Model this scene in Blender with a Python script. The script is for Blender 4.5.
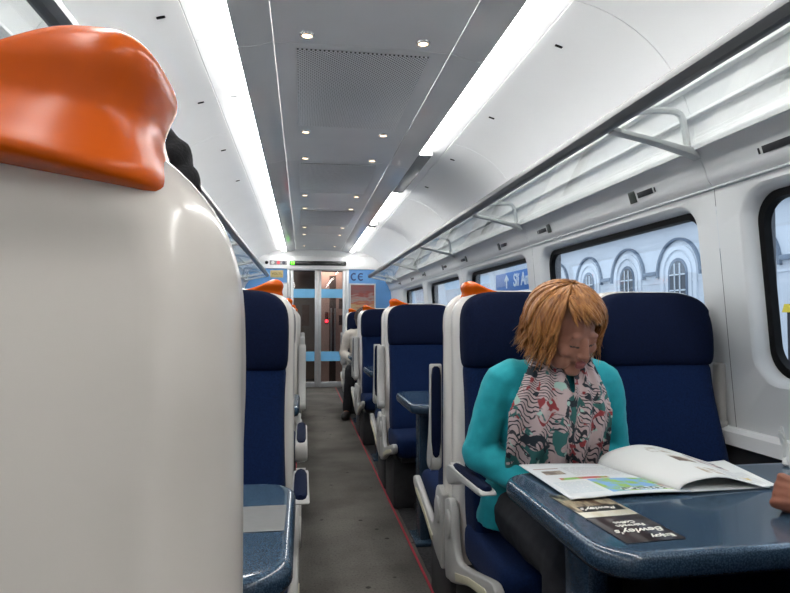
import bpy, bmesh, math, random
from math import sin, cos, pi, radians, sqrt, exp
from mathutils import Vector, Matrix, noise

random.seed(7)
SC = bpy.context.scene
COL = SC.collection
for _o in list(bpy.data.objects):
    bpy.data.objects.remove(_o)

# ------------------------------------------------------------------ camera
CAM_Z = 1.15
_cd = bpy.data.cameras.new('camera')
_cd.sensor_fit = 'HORIZONTAL'
_cd.sensor_width = 36.0
_cd.lens = 36.0 * 600.0 / 790.0
_cd.clip_start = 0.02
_cd.clip_end = 300
_cam = bpy.data.objects.new('camera', _cd)
COL.objects.link(_cam)
_yaw, _pit = radians(8.711), radians(2.148)
_F = Vector((sin(_yaw) * cos(_pit), cos(_yaw) * cos(_pit), sin(_pit)))
_cam.location = (0, 0, CAM_Z)
_cam.rotation_euler = _F.to_track_quat('-Z', 'Y').to_euler()
SC.camera = _cam

# ------------------------------------------------------------------ world / exposure
SKY = 1.9          # overcast daylight
STRIP = 24.0        # fluorescent strips
DOWN = 4.0         # warm ceiling spots
_w = bpy.data.worlds.new('overcast_sky')
SC.world = _w
_w.use_nodes = True
_nt = _w.node_tree
_bg = _nt.nodes['Background']
_tc = _nt.nodes.new('ShaderNodeTexCoord')
_nz = _nt.nodes.new('ShaderNodeTexNoise')
_nz.inputs['Scale'].default_value = 2.2
_nz.inputs['Detail'].default_value = 5
_rp = _nt.nodes.new('ShaderNodeValToRGB')
_rp.color_ramp.elements[0].position = 0.32
_rp.color_ramp.elements[0].color = (0.70, 0.78, 0.88, 1)
_rp.color_ramp.elements[1].position = 0.68
_rp.color_ramp.elements[1].color = (0.92, 0.95, 1.0, 1)
_nt.links.new(_tc.outputs['Generated'], _nz.inputs['Vector'])
_nt.links.new(_nz.outputs['Fac'], _rp.inputs['Fac'])
_nt.links.new(_rp.outputs['Color'], _bg.inputs['Color'])
_bg.inputs['Strength'].default_value = SKY
SC.view_settings.view_transform = 'Standard'
SC.view_settings.look = 'None'
SC.view_settings.gamma = 1.0
SC.view_settings.use_curve_mapping = False
SC.view_settings.exposure = 0.18

# ------------------------------------------------------------------ materials
MATS = {}


def mat(name, col, rough=0.5, metal=0.0, spec=0.5, var=0.0, vscale=40.0, bump=0.0, bscale=200.0,
        emit=None, estr=0.0, coat=0.0, sheen=0.0, sss=0.0):
    if name in MATS:
        return MATS[name]
    m = bpy.data.materials.new(name)
    m.use_nodes = True
    nt = m.node_tree
    b = nt.nodes['Principled BSDF']
    b.inputs['Base Color'].default_value = (*col, 1)
    b.inputs['Roughness'].default_value = rough
    b.inputs['Metallic'].default_value = metal
    b.inputs['Specular IOR Level'].default_value = spec
    b.inputs['Coat Weight'].default_value = coat
    b.inputs['Coat Roughness'].default_value = 0.08
    b.inputs['Sheen Weight'].default_value = sheen
    if sss:
        b.inputs['Subsurface Weight'].default_value = sss
        b.inputs['Subsurface Radius'].default_value = (0.01, 0.004, 0.002)
    if emit:
        b.inputs['Emission Color'].default_value = (*emit, 1)
        b.inputs['Emission Strength'].default_value = estr
    tc = nt.nodes.new('ShaderNodeTexCoord')
    if var:
        n = nt.nodes.new('ShaderNodeTexNoise')
        n.inputs['Scale'].default_value = vscale
        n.inputs['Detail'].default_value = 4
        nt.links.new(tc.outputs['Object'], n.inputs['Vector'])
        r = nt.nodes.new('ShaderNodeValToRGB')
        r.color_ramp.elements[0].position = 0.3
        r.color_ramp.elements[1].position = 0.7
        r.color_ramp.elements[0].color = (*[max(0, c * (1 - var)) for c in col], 1)
        r.color_ramp.elements[1].color = (*[min(1, c * (1 + var)) for c in col], 1)
        nt.links.new(n.outputs['Fac'], r.inputs['Fac'])
        nt.links.new(r.outputs['Color'], b.inputs['Base Color'])
    if bump:
        n2 = nt.nodes.new('ShaderNodeTexNoise')
        n2.inputs['Scale'].default_value = bscale
        n2.inputs['Detail'].default_value = 2
        nt.links.new(tc.outputs['Object'], n2.inputs['Vector'])
        bp = nt.nodes.new('ShaderNodeBump')
        bp.inputs['Strength'].default_value = bump
        bp.inputs['Distance'].default_value = 0.002
        nt.links.new(n2.outputs['Fac'], bp.inputs['Height'])
        nt.links.new(bp.outputs['Normal'], b.inputs['Normal'])
    MATS[name] = m
    return m


def glass(name, tint, gloss=0.035, rough=0.02, haze=0.0, hazecol=(0.9, 0.95, 0.95)):
    if name in MATS:
        return MATS[name]
    m = bpy.data.materials.new(name)
    m.use_nodes = True
    nt = m.node_tree
    nt.nodes.clear()
    out = nt.nodes.new('ShaderNodeOutputMaterial')
    tr = nt.nodes.new('ShaderNodeBsdfTransparent')
    tr.inputs['Color'].default_value = (*tint, 1)
    gl = nt.nodes.new('ShaderNodeBsdfGlossy')
    gl.inputs['Roughness'].default_value = rough
    lw = nt.nodes.new('ShaderNodeLayerWeight')
    lw.inputs['Blend'].default_value = 0.5
    pw = nt.nodes.new('ShaderNodeMath')
    pw.operation = 'POWER'
    pw.inputs[1].default_value = 4.0
    nt.links.new(lw.outputs['Facing'], pw.inputs[0])
    ma = nt.nodes.new('ShaderNodeMath')
    ma.operation = 'MULTIPLY_ADD'
    ma.inputs[1].default_value = 0.6
    ma.inputs[2].default_value = gloss
    nt.links.new(pw.outputs[0], ma.inputs[0])
    mx = nt.nodes.new('ShaderNodeMixShader')
    nt.links.new(ma.outputs[0], mx.inputs[0])
    last = tr
    if haze:
        df = nt.nodes.new('ShaderNodeBsdfDiffuse')
        df.inputs['Color'].default_value = (*hazecol, 1)
        mh = nt.nodes.new('ShaderNodeMixShader')
        mh.inputs[0].default_value = haze
        nt.links.new(tr.outputs[0], mh.inputs[1])
        nt.links.new(df.outputs[0], mh.inputs[2])
        last = mh
    nt.links.new(last.outputs[0], mx.inputs[1])
    nt.links.new(gl.outputs[0], mx.inputs[2])
    nt.links.new(mx.outputs[0], out.inputs[0])
    MATS[name] = m
    return m


def ramp_mat(name, texnode, stops, rough=0.6, coords='Object', scale=(1, 1, 1), bump=0.0, spec=0.5, coat=0.0):
    """texnode: function(nt) -> (vector_input, value_output)"""
    if name in MATS:
        return MATS[name]
    m = bpy.data.materials.new(name)
    m.use_nodes = True
    nt = m.node_tree
    b = nt.nodes['Principled BSDF']
    b.inputs['Roughness'].default_value = rough
    b.inputs['Specular IOR Level'].default_value = spec
    b.inputs['Coat Weight'].default_value = coat
    b.inputs['Coat Roughness'].default_value = 0.06
    tc = nt.nodes.new('ShaderNodeTexCoord')
    mp = nt.nodes.new('ShaderNodeMapping')
    mp.inputs['Scale'].default_value = scale
    nt.links.new(tc.outputs[coords], mp.inputs['Vector'])
    vi, vo = texnode(nt)
    nt.links.new(mp.outputs['Vector'], vi)
    r = nt.nodes.new('ShaderNodeValToRGB')
    els = r.color_ramp.elements
    while len(els) > 1:
        els.remove(els[0])
    els[0].position = stops[0][0]
    els[0].color = (*stops[0][1], 1)
    for p, c in stops[1:]:
        e = els.new(p)
        e.color = (*c, 1)
    nt.links.new(vo, r.inputs['Fac'])
    nt.links.new(r.outputs['Color'], b.inputs['Base Color'])
    if bump:
        bp = nt.nodes.new('ShaderNodeBump')
        bp.inputs['Strength'].default_value = bump
        bp.inputs['Distance'].default_value = 0.003
        nt.links.new(vo, bp.inputs['Height'])
        nt.links.new(bp.outputs['Normal'], b.inputs['Normal'])
    MATS[name] = m
    return m


def tnoise(scale, detail=4, dist=0.0, rough=0.5):
    def f(nt):
        n = nt.nodes.new('ShaderNodeTexNoise')
        n.inputs['Scale'].default_value = scale
        n.inputs['Detail'].default_value = detail
        n.inputs['Distortion'].default_value = dist
        n.inputs['Roughness'].default_value = rough
        return n.inputs['Vector'], n.outputs['Fac']
    return f


def tvoro(scale, feature='F1'):
    def f(nt):
        n = nt.nodes.new('ShaderNodeTexVoronoi')
        n.feature = feature
        n.inputs['Scale'].default_value = scale
        return n.inputs['Vector'], n.outputs['Distance']
    return f


def printed(name, base, rects, rough=0.45, spec=0.4):
    """flat print on UV space. rects: (u0,v0,u1,v1,colA,colB,scale,kind) kind: 'solid','noise','text'"""
    m = bpy.data.materials.new(name)
    m.use_nodes = True
    nt = m.node_tree
    b = nt.nodes['Principled BSDF']
    b.inputs['Roughness'].default_value = rough
    b.inputs['Specular IOR Level'].default_value = spec
    tc = nt.nodes.new('ShaderNodeTexCoord')
    sp = nt.nodes.new('ShaderNodeSeparateXYZ')
    nt.links.new(tc.outputs['UV'], sp.inputs[0])

    def math_(op, a, c):
        n = nt.nodes.new('ShaderNodeMath')
        n.operation = op
        for i, q in enumerate((a, c)):
            if isinstance(q, (int, float)):
                n.inputs[i].default_value = q
            else:
                nt.links.new(q, n.inputs[i])
        return n.outputs[0]
    u, v = sp.outputs[0], sp.outputs[1]
    cur = None
    for (u0, v0, u1, v1, ca, cb, sc, kind) in rects:
        k = math_('MULTIPLY', math_('MULTIPLY', math_('GREATER_THAN', u, u0), math_('LESS_THAN', u, u1)),
                  math_('MULTIPLY', math_('GREATER_THAN', v, v0), math_('LESS_THAN', v, v1)))
        mx = nt.nodes.new('ShaderNodeMix')
        mx.data_type = 'RGBA'
        if cur is None:
            mx.inputs[6].default_value = (*base, 1)
        else:
            nt.links.new(cur, mx.inputs[6])
        if kind == 'noise':
            n = nt.nodes.new('ShaderNodeTexNoise')
            n.inputs['Scale'].default_value = sc
            n.inputs['Detail'].default_value = 5
            nt.links.new(tc.outputs['UV'], n.inputs['Vector'])
            r = nt.nodes.new('ShaderNodeValToRGB')
            r.color_ramp.interpolation = 'EASE'
            r.color_ramp.elements[0].position = 0.42
            r.color_ramp.elements[0].color = (*ca, 1)
            r.color_ramp.elements[1].position = 0.58
            r.color_ramp.elements[1].color = (*cb, 1)
            nt.links.new(n.outputs['Fac'], r.inputs['Fac'])
            nt.links.new(r.outputs['Color'], mx.inputs[7])
        elif kind == 'text':
            fr = math_('FRACT', math_('MULTIPLY', v, sc), 0)
            line = math_('GREATER_THAN', fr, 0.55)
            n = nt.nodes.new('ShaderNodeTexNoise')
            n.inputs['Scale'].default_value = 60
            nt.links.new(tc.outputs['UV'], n.inputs['Vector'])
            k = math_('MULTIPLY', k, math_('MULTIPLY', line, math_('GREATER_THAN', n.outputs['Fac'], 0.42)))
            mx.inputs[7].default_value = (*ca, 1)
        else:
            mx.inputs[7].default_value = (*ca, 1)
        nt.links.new(k, mx.inputs[0])
        cur = mx.outputs[2]
    nt.links.new(cur, b.inputs['Base Color'])
    return m


# ------------------------------------------------------------------ object helpers
def tag(o, label, cat, group=None):
    o['label'] = label
    o['category'] = cat
    if group:
        o['group'] = group
    return o


def empty(name, loc=(0, 0, 0), rz=0.0):
    o = bpy.data.objects.new(name, None)
    o.empty_display_size = 0.1
    COL.objects.link(o)
    o.location = loc
    o.rotation_euler = (0, 0, rz)
    return o


def link(name, me, parent=None, loc=None, rz=None):
    o = bpy.data.objects.new(name, me)
    COL.objects.link(o)
    if parent:
        o.parent = parent
    if loc:
        o.location = loc
    if rz:
        o.rotation_euler = (0, 0, rz)
    return o


def finish(bm, name, m, sharp=40, smooth=True, recalc=True):
    if recalc:
        bmesh.ops.recalc_face_normals(bm, faces=bm.faces[:])
    me = bpy.data.meshes.new(name)
    bm.to_mesh(me)
    bm.free()
    if isinstance(m, (list, tuple)):
        for k in m:
            me.materials.append(k)
    elif m:
        me.materials.append(m)
    if smooth:
        me.polygons.foreach_set('use_smooth', [True] * len(me.polygons))
        if sharp:
            me.set_sharp_from_angle(angle=radians(sharp))
    return me


def struct(o):
    o['kind'] = 'structure'
    return o


def add_box(bm, x0, x1, y0, y1, z0, z1, bev=0.0, seg=2):
    r = bmesh.ops.create_cube(bm, size=1.0)
    vs = r['verts']
    for v in vs:
        v.co = Vector(((x0 + x1) / 2 + v.co.x * (x1 - x0), (y0 + y1) / 2 + v.co.y * (y1 - y0), (z0 + z1) / 2 + v.co.z * (z1 - z0)))
    if bev:
        es = list({e for v in vs for e in v.link_edges})
        bmesh.ops.bevel(bm, geom=es, offset=bev, segments=seg, profile=0.5, affect='EDGES')
    return bm


def box(name, x0, x1, y0, y1, z0, z1, m, bev=0.0, seg=2):
    bm = bmesh.new()
    add_box(bm, x0, x1, y0, y1, z0, z1, bev, seg)
    return finish(bm, name, m)


def add_loft(bm, rings, cap=True, close=True):
    vr = [[bm.verts.new(p) for p in r] for r in rings]
    n = len(vr[0])
    for a, b in zip(vr, vr[1:]):
        for i in range(n if close else n - 1):
            j = (i + 1) % n
            bm.faces.new((a[i], a[j], b[j], b[i]))
    if cap and close:
        bm.faces.new(vr[0][::-1])
        bm.faces.new(vr[-1])
    return vr


def rring(hw, yf, yb, z, r, n=5, m=6, cx=0.0, fn=None):
    """rounded rectangle ring in XY, subdivided straight sides"""
    r = min(r, hw * .98, (yb - yf) / 2 * .98)
    pts = []
    cs = [(hw - r, yf + r, -pi / 2), (hw - r, yb - r, 0), (-hw + r, yb - r, pi / 2), (-hw + r, yf + r, pi)]
    for k, (x, y, a0) in enumerate(cs):
        arc = [(x + r * cos(a0 + pi / 2 * i / n), y + r * sin(a0 + pi / 2 * i / n)) for i in range(n + 1)]
        pts += arc
        nx, ny, na = cs[(k + 1) % 4]
        q = (nx + r * cos(na), ny + r * sin(na))
        for i in range(1, m):
            t = i / m
            pts.append((arc[-1][0] * (1 - t) + q[0] * t, arc[-1][1] * (1 - t) + q[1] * t))
    out = []
    for x, y in pts:
        if fn:
            x, y = fn(x, y, z)
        out.append((x + cx, y, z))
    return out


def tube_rings(path, rad, n=10, up=Vector((0, 0, 1))):
    P = [Vector(p) for p in path]
    rings = []
    for i, p in enumerate(P):
        t = (P[min(i + 1, len(P) - 1)] - P[max(i - 1, 0)]).normalized()
        u = up
        if abs(t.dot(u)) > .95:
            u = Vector((1, 0, 0))
        s = t.cross(u).normalized()
        w = s.cross(t).normalized()
        r = rad[i] if isinstance(rad, list) else rad
        rx, ry = r if isinstance(r, (list, tuple)) else (r, r)
        rings.append([p + s * rx * cos(2 * pi * k / n) + w * ry * sin(2 * pi * k / n) for k in range(n)])
    return rings


def add_tube(bm, path, rad, n=10, up=Vector((0, 0, 1))):
    return add_loft(bm, tube_rings(path, rad, n, up))


def add_prism(bm, poly, axis, a, b, bev=0.0, seg=2):
    """poly: 2D points; axis 'x': (y,z), 'y': (x,z), 'z': (x,y)"""
    def P(p, t):
        return {'x': (t, p[0], p[1]), 'y': (p[0], t, p[1]), 'z': (p[0], p[1], t)}[axis]
    A = [bm.verts.new(P(p, a)) for p in poly]
    B = [bm.verts.new(P(p, b)) for p in poly]
    n = len(poly)
    fs = [bm.faces.new(A[::-1]), bm.faces.new(B)]
    for i in range(n):
        fs.append(bm.faces.new((A[i], A[(i + 1) % n], B[(i + 1) % n], B[i])))
    if bev:
        bmesh.ops.recalc_face_normals(bm, faces=fs)
        es = [e for e in set(A[0].link_edges) | {e for f in fs[:2] for e in f.edges}]
        bmesh.ops.bevel(bm, geom=list(set(es)), offset=bev, segments=seg, profile=.5, affect='EDGES')
    return bm


def add_cyl(bm, c, r, h, axis='z', n=20, r2=None):
    r2 = r if r2 is None else r2
    rings = []
    for rr, t in ((r, -h / 2), (r2, h / 2)):
        ring = []
        for k in range(n):
            a = 2 * pi * k / n
            d = {'z': (rr * cos(a), rr * sin(a), t), 'x': (t, rr * cos(a), rr * sin(a)), 'y': (rr * cos(a), t, rr * sin(a))}[axis]
            ring.append((c[0] + d[0], c[1] + d[1], c[2] + d[2]))
        rings.append(ring)
    add_loft(bm, rings)
    return bm


def add_ell(bm, c, r, M=None, u=20, v=12):
    rows = []
    for i in range(1, v):
        a = pi * i / v
        row = []
        for k in range(u):
            b = 2 * pi * k / u
            p = Vector((c[0] + r[0] * sin(a) * cos(b), c[1] + r[1] * sin(a) * sin(b), c[2] + r[2] * cos(a)))
            row.append(bm.verts.new(M @ p if M else p))
        rows.append(row)
    ends = []
    for sgn in (1, -1):
        p = Vector((c[0], c[1], c[2] + sgn * r[2]))
        ends.append(bm.verts.new(M @ p if M else p))
    for k in range(u):
        l = (k + 1) % u
        bm.faces.new((ends[0], rows[0][k], rows[0][l]))
        bm.faces.new((ends[1], rows[-1][l], rows[-1][k]))
        for a, b in zip(rows, rows[1:]):
            bm.faces.new((a[k], b[k], b[l], a[l]))
    return bm


def rrloop(a0, a1, b0, b1, r, n=8):
    pts = []
    for (x, y, s) in ((a1 - r, b1 - r, 0), (a0 + r, b1 - r, pi / 2), (a0 + r, b0 + r, pi), (a1 - r, b0 + r, 3 * pi / 2)):
        for i in range(n + 1):
            t = s + pi / 2 * i / n
            pts.append((x + r * cos(t), y + r * sin(t)))
    return pts


def apply_mods(me, mods, name='tmp'):
    """run modifiers on a mesh and return the evaluated mesh"""
    o = bpy.data.objects.new(name, me)
    COL.objects.link(o)
    for t, kw in mods:
        md = o.modifiers.new(t, t)
        for k, v in kw.items():
            setattr(md, k, v)
    dg = bpy.context.evaluated_depsgraph_get()
    dg.update()
    ev = o.evaluated_get(dg)
    out = bpy.data.meshes.new_from_object(ev, depsgraph=dg)
    bpy.data.objects.remove(o)
    return out


def text_mesh(s, size, m, depth=0.0005, align='CENTER', shear=0.0, bold=0.0):
    cu = bpy.data.curves.new('lettering', 'FONT')
    cu.body = s
    cu.size = size
    cu.align_x = align
    cu.align_y = 'CENTER'
    cu.extrude = depth
    cu.shear = shear
    cu.offset = bold
    o = bpy.data.objects.new('lettering', cu)
    COL.objects.link(o)
    dg = bpy.context.evaluated_depsgraph_get()
    dg.update()
    me = bpy.data.meshes.new_from_object(o.evaluated_get(dg), depsgraph=dg)
    bpy.data.objects.remove(o)
    me.materials.clear()
    me.materials.append(m)
    return me


# ------------------------------------------------------------------ palette
WHITE_PLASTIC = mat('cream_shell_plastic', (0.74, 0.695, 0.64), 0.22, spec=0.5, var=0.03, vscale=6, coat=0.3)
WHITE_TRIM = mat('white_trim_plastic', (0.44, 0.43, 0.41), 0.3, var=0.03, vscale=8)
WALL = mat('pale_grey_wall_panel', (0.74, 0.75, 0.76), 0.38, var=0.02, vscale=3)
CEIL_OUT = mat('white_ceiling_panel', (0.86, 0.87, 0.875), 0.32, var=0.015, vscale=2)
CEIL_MID = mat('grey_satin_ceiling', (0.86, 0.865, 0.87), 0.22, var=0.03, vscale=3, spec=0.5)
CEIL_SIDE = mat('grey_gloss_ceiling', (0.78, 0.79, 0.80), 0.10, var=0.02, vscale=3, spec=0.6)
NAVY = mat('navy_moquette', (0.0045, 0.014, 0.054), 0.9, var=0.25, vscale=160, bump=0.35, bscale=600, sheen=0.02, spec=0.1)
NAVY_DARK = mat('dark_navy_headrest', (0.0030, 0.0070, 0.027), 0.85, var=0.2, vscale=160, bump=0.3, bscale=500, sheen=0.0, spec=0.12)
ORANGE = mat('orange_gloss_plastic', (0.66, 0.105, 0.004), 0.26, spec=0.3, var=0.05, vscale=20)
DARK = mat('dark_grey_plastic', (0.035, 0.035, 0.04), 0.5, var=0.2, vscale=20)
BLACK = mat('black_rubber', (0.004, 0.004, 0.0045), 0.5, spec=0.12, var=0.2, vscale=30)
BAR = mat('grey_rack_rail', (0.16, 0.165, 0.17), 0.35, metal=0.3, var=0.05, vscale=10)
ALU = mat('satin_aluminium', (0.50, 0.52, 0.53), 0.33, metal=0.6, var=0.05, vscale=12)
BRACKET = mat('pale_grey_bracket', (0.52, 0.54, 0.54), 0.35, var=0.04, vscale=12)
BLUE_WALL = mat('blue_end_wall', (0.10, 0.27, 0.55), 0.5, var=0.06, vscale=6)
BAND = mat('light_blue_door_band', (0.16, 0.45, 0.72), 0.4, var=0.04, vscale=10)
BEIGE = mat('cream_lower_strip', (0.62, 0.58, 0.42), 0.4, var=0.05, vscale=10)
DUCT = mat('dark_heater_duct', (0.03, 0.03, 0.033), 0.6, var=0.25, vscale=15)
GLASS = glass('window_glass', (0.86, 0.92, 0.97))
RACKGLASS = glass('rack_glass', (0.97, 0.985, 0.98), haze=0.04)
DOORGLASS = glass('door_glass', (0.80, 0.80, 0.80))
PAPER = mat('white_paper', (0.78, 0.78, 0.75), 0.55, var=0.03, vscale=15)

CARPET = ramp_mat('grey_brown_carpet', tnoise(95, 3, 0.0, 0.7),
                  [(0.0, (0.03, 0.028, 0.026)), (0.33, (0.07, 0.066, 0.06)), (0.42, (0.115, 0.107, 0.096)), (0.65, (0.140, 0.131, 0.117)), (1, (0.165, 0.155, 0.14))],
                  rough=0.9, bump=0.4, spec=0.15)
def stain(m, lo=.62, hi=1.12, scale=2.3):
    """worn, trodden patches and dark flecks over the carpet colour"""
    nt = m.node_tree
    b = nt.nodes['Principled BSDF']
    src = b.inputs['Base Color'].links[0].from_socket
    tc = nt.nodes.new('ShaderNodeTexCoord')
    n = nt.nodes.new('ShaderNodeTexNoise'); n.inputs['Scale'].default_value = scale; n.inputs['Detail'].default_value = 6
    v = nt.nodes.new('ShaderNodeTexVoronoi'); v.inputs['Scale'].default_value = 7.5
    nt.links.new(tc.outputs['Object'], n.inputs['Vector']); nt.links.new(tc.outputs['Object'], v.inputs['Vector'])
    r = nt.nodes.new('ShaderNodeMapRange'); r.inputs[1].default_value = .35; r.inputs[2].default_value = .65; r.inputs[3].default_value = lo; r.inputs[4].default_value = hi
    nt.links.new(n.outputs['Fac'], r.inputs[0])
    f = nt.nodes.new('ShaderNodeMapRange'); f.inputs[1].default_value = .07; f.inputs[2].default_value = .11; f.inputs[3].default_value = .3; f.inputs[4].default_value = 1
    nt.links.new(v.outputs['Distance'], f.inputs[0])
    q = nt.nodes.new('ShaderNodeMath'); q.operation = 'MULTIPLY'
    nt.links.new(r.outputs[0], q.inputs[0]); nt.links.new(f.outputs[0], q.inputs[1])
    x = nt.nodes.new('ShaderNodeMix'); x.data_type = 'RGBA'; x.blend_type = 'MULTIPLY'; x.inputs[0].default_value = 1
    nt.links.new(src, x.inputs[6]); nt.links.new(q.outputs[0], x.inputs[7])
    nt.links.new(x.outputs[2], b.inputs['Base Color'])


stain(CARPET)
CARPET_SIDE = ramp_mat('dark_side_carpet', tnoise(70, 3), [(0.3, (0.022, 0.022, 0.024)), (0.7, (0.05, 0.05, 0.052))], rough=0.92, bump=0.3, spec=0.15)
RED_LINE = mat('red_carpet_piping', (0.34, 0.012, 0.03), 0.8, var=0.15, vscale=80)
TABLE = ramp_mat('speckled_blue_laminate', tvoro(330), [(0.0, (0.10, 0.155, 0.21)), (0.28, (0.06, 0.105, 0.155)), (0.5, (0.035, 0.068, 0.11)), (0.8, (0.02, 0.04, 0.07))],
                 rough=0.16, spec=0.55, coat=0.25)
TABLE_EDGE = ramp_mat('speckled_blue_edge', tvoro(300), [(0.0, (0.05, 0.085, 0.13)), (0.5, (0.022, 0.045, 0.075)), (0.8, (0.014, 0.03, 0.05))],
                      rough=0.25, spec=0.5)


def grille_mat():
    m = bpy.data.materials.new('perforated_grille')
    m.use_nodes = True
    nt = m.node_tree
    b = nt.nodes['Principled BSDF']
    b.inputs['Roughness'].default_value = 0.35
    tc = nt.nodes.new('ShaderNodeTexCoord')
    mp = nt.nodes.new('ShaderNodeMapping')
    mp.inputs['Scale'].default_value = (75, 75, 0)
    mp.inputs['Rotation'].default_value = (0, 0, radians(45))
    nt.links.new(tc.outputs['Object'], mp.inputs['Vector'])
    fr = nt.nodes.new('ShaderNodeVectorMath')
    fr.operation = 'FRACTION'
    nt.links.new(mp.outputs[0], fr.inputs[0])
    sb = nt.nodes.new('ShaderNodeVectorMath')
    sb.operation = 'SUBTRACT'
    sb.inputs[1].default_value = (.5, .5, 0)
    nt.links.new(fr.outputs[0], sb.inputs[0])
    ln = nt.nodes.new('ShaderNodeVectorMath')
    ln.operation = 'LENGTH'
    nt.links.new(sb.outputs[0], ln.inputs[0])
    r = nt.nodes.new('ShaderNodeValToRGB')
    r.color_ramp.elements[0].position = 0.26
    r.color_ramp.elements[0].color = (0.03, 0.03, 0.032, 1)
    r.color_ramp.elements[1].position = 0.34
    r.color_ramp.elements[1].color = (0.80, 0.81, 0.82, 1)
    nt.links.new(ln.outputs['Value'], r.inputs['Fac'])
    nt.links.new(r.outputs[0], b.inputs['Base Color'])
    return m


GRILLE = grille_mat()

# ------------------------------------------------------------------ carriage shell
XC = 0.25                      # centre line of the carriage
Y0, Y1 = -1.3, 10.14           # inside length
HW = 1.300
WPITCH = 1.765                  # window pitch
WY = [2.08 + WPITCH * k for k in range(-2, 4)]      # window opening starts
WLEN = 1.545
PIL = [w - (WPITCH - WLEN) / 2 for w in WY] + [WY[-1] + WLEN + (WPITCH - WLEN) / 2]


def sx(side, off):
    return XC + side * off


def woff(z):
    return HW - (z - 0.74) * 0.08


fl = struct(link('floor', box('floor', sx(-1, 1.34), sx(1, 1.34), Y0, Y1 + 1.6, -0.06, 0.0, CARPET)))
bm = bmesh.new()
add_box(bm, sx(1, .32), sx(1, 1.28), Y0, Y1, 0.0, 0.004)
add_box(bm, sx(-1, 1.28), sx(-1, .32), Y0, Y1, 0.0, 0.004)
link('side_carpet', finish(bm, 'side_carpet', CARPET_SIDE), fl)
for i, s in enumerate((1, -1)):
    a, b = sorted((sx(s, .291), sx(s, .301)))
    struct(link('trim_%d' % (i + 1), box('trim', a, b, Y0, Y1, 0.0, 0.005, RED_LINE)))

# roof and outer body (behind the linings)
bm = bmesh.new()
prof = [(-1.40, -.06), (-1.40, 1.9), (-1.25, 2.25), (-.9, 2.45), (0, 2.5), (.9, 2.45), (1.25, 2.25), (1.40, 1.9), (1.40, -.06)]
roof_only = prof[1:-1]
for (px, pz), (qx, qz) in zip(roof_only, roof_only[1:]):
    v = [bm.verts.new((XC + x, y, z)) for x, y, z in ((px, Y0 - .1, pz), (qx, Y0 - .1, qz), (qx, Y1 + 1.7, qz), (px, Y1 + 1.7, pz))]
    bm.faces.new(v)
roof = struct(link('trim_3', finish(bm, 'roof', mat('outer_roof', (.3, .3, .3), .6, var=.05))))


def profile_panel(name, pts, y0, y1, m, parent, thick=0.012, side=1):
    """sheet following an (offset,z) profile, thickness outward/up"""
    bm = bmesh.new()
    P = [Vector((side * a, 0, b)) for a, b in pts]
    nrm = []
    for i in range(len(P)):
        t = (P[min(i + 1, len(P) - 1)] - P[max(i - 1, 0)]).normalized()
        n = Vector((-t.z, 0, t.x)) * side
        nrm.append(n)
    inner = [p for p in P]
    outer = [p + n * thick for p, n in zip(P, nrm)]
    if (outer[0] - Vector((0, 0, 1.5))).length < (inner[0] - Vector((0, 0, 1.5))).length:
        outer = [p - n * thick for p, n in zip(P, nrm)]
    ring = inner + outer[::-1]
    r0 = [(XC + p.x, y0, p.z) for p in ring]
    r1 = [(XC + p.x, y1, p.z) for p in ring]
    add_loft(bm, [r0, r1])
    return link(name, finish(bm, name, m, sharp=35), parent)


GAP = 0.004
ceil = struct(empty('ceiling', (0, 0, 0)))
CZ = 2.30
seamsM = [Y0, 0.62, 2.50, 4.37, 6.30, 8.22, Y1]
for a, b in zip(seamsM, seamsM[1:]):
    profile_panel('ceiling_panel', [(-.375, CZ), (-.2, CZ + .004), (0, CZ + .006), (.2, CZ + .004), (.375, CZ)], a + GAP / 2, b - GAP / 2, CEIL_MID, ceil)
seamsO = [Y0] + PIL[2:] 
seamsO = [Y0] + [p for p in PIL if Y0 + .2 < p < Y1 - .3] + [Y1]
OUTP = [(.695, 2.282), (.78, 2.262), (.87, 2.225), (.96, 2.168), (1.04, 2.09), (1.10, 1.995), (1.135, 1.90), (1.15, 1.82), (1.145, 1.765)]


def smooth_profile(pts, n=4):
    out = []
    for i in range(len(pts) - 1):
        p0, p1, p2, p3 = (pts[max(i - 1, 0)], pts[i], pts[i + 1], pts[min(i + 2, len(pts) - 1)])
        for k in range(n):
            t = k / n
            out.append(tuple(.5 * (2 * b + (c - a) * t + (2 * a - 5 * b + 4 * c - d) * t * t + (3 * b - a - 3 * c + d) * t ** 3)
                             for a, b, c, d in zip(p0, p1, p2, p3)))
    out.append(pts[-1])
    return out


OUTS = smooth_profile(OUTP, 3)
for s in (1, -1):
    for a, b in zip(seamsM, seamsM[1:]):
        profile_panel('ceiling_side_panel', [(.379, CZ + .001), (.42, CZ - .012), (.47, CZ - .024), (.525, CZ - .030)], a + GAP / 2, b - GAP / 2, CEIL_SIDE, ceil, side=s)
        profile_panel('light_edge_strip', [(.597, 2.296), (.63, 2.296), (.66, 2.292), (.691, 2.285)], a + GAP / 2, b - GAP / 2, CEIL_OUT, ceil, side=s)
    for a, b in zip(seamsO, seamsO[1:]):
        profile_panel('ceiling_outer_panel', OUTS, a + GAP / 2, b - GAP / 2, CEIL_OUT, ceil, side=s)
    # small black latches on the outer panels
    for y in [PIL[0] + WPITCH * (j + .35) * .5 for j in range(2, 8)]:
        bm = bmesh.new()
        add_box(bm, -.016, .016, -.006, .006, -.003, .004, .002)
        o = link('panel_latch', finish(bm, 'latch', BLACK), ceil, (sx(s, .775), y, 2.2615))
        o.rotation_euler = (0, s * radians(16), 0)

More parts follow.
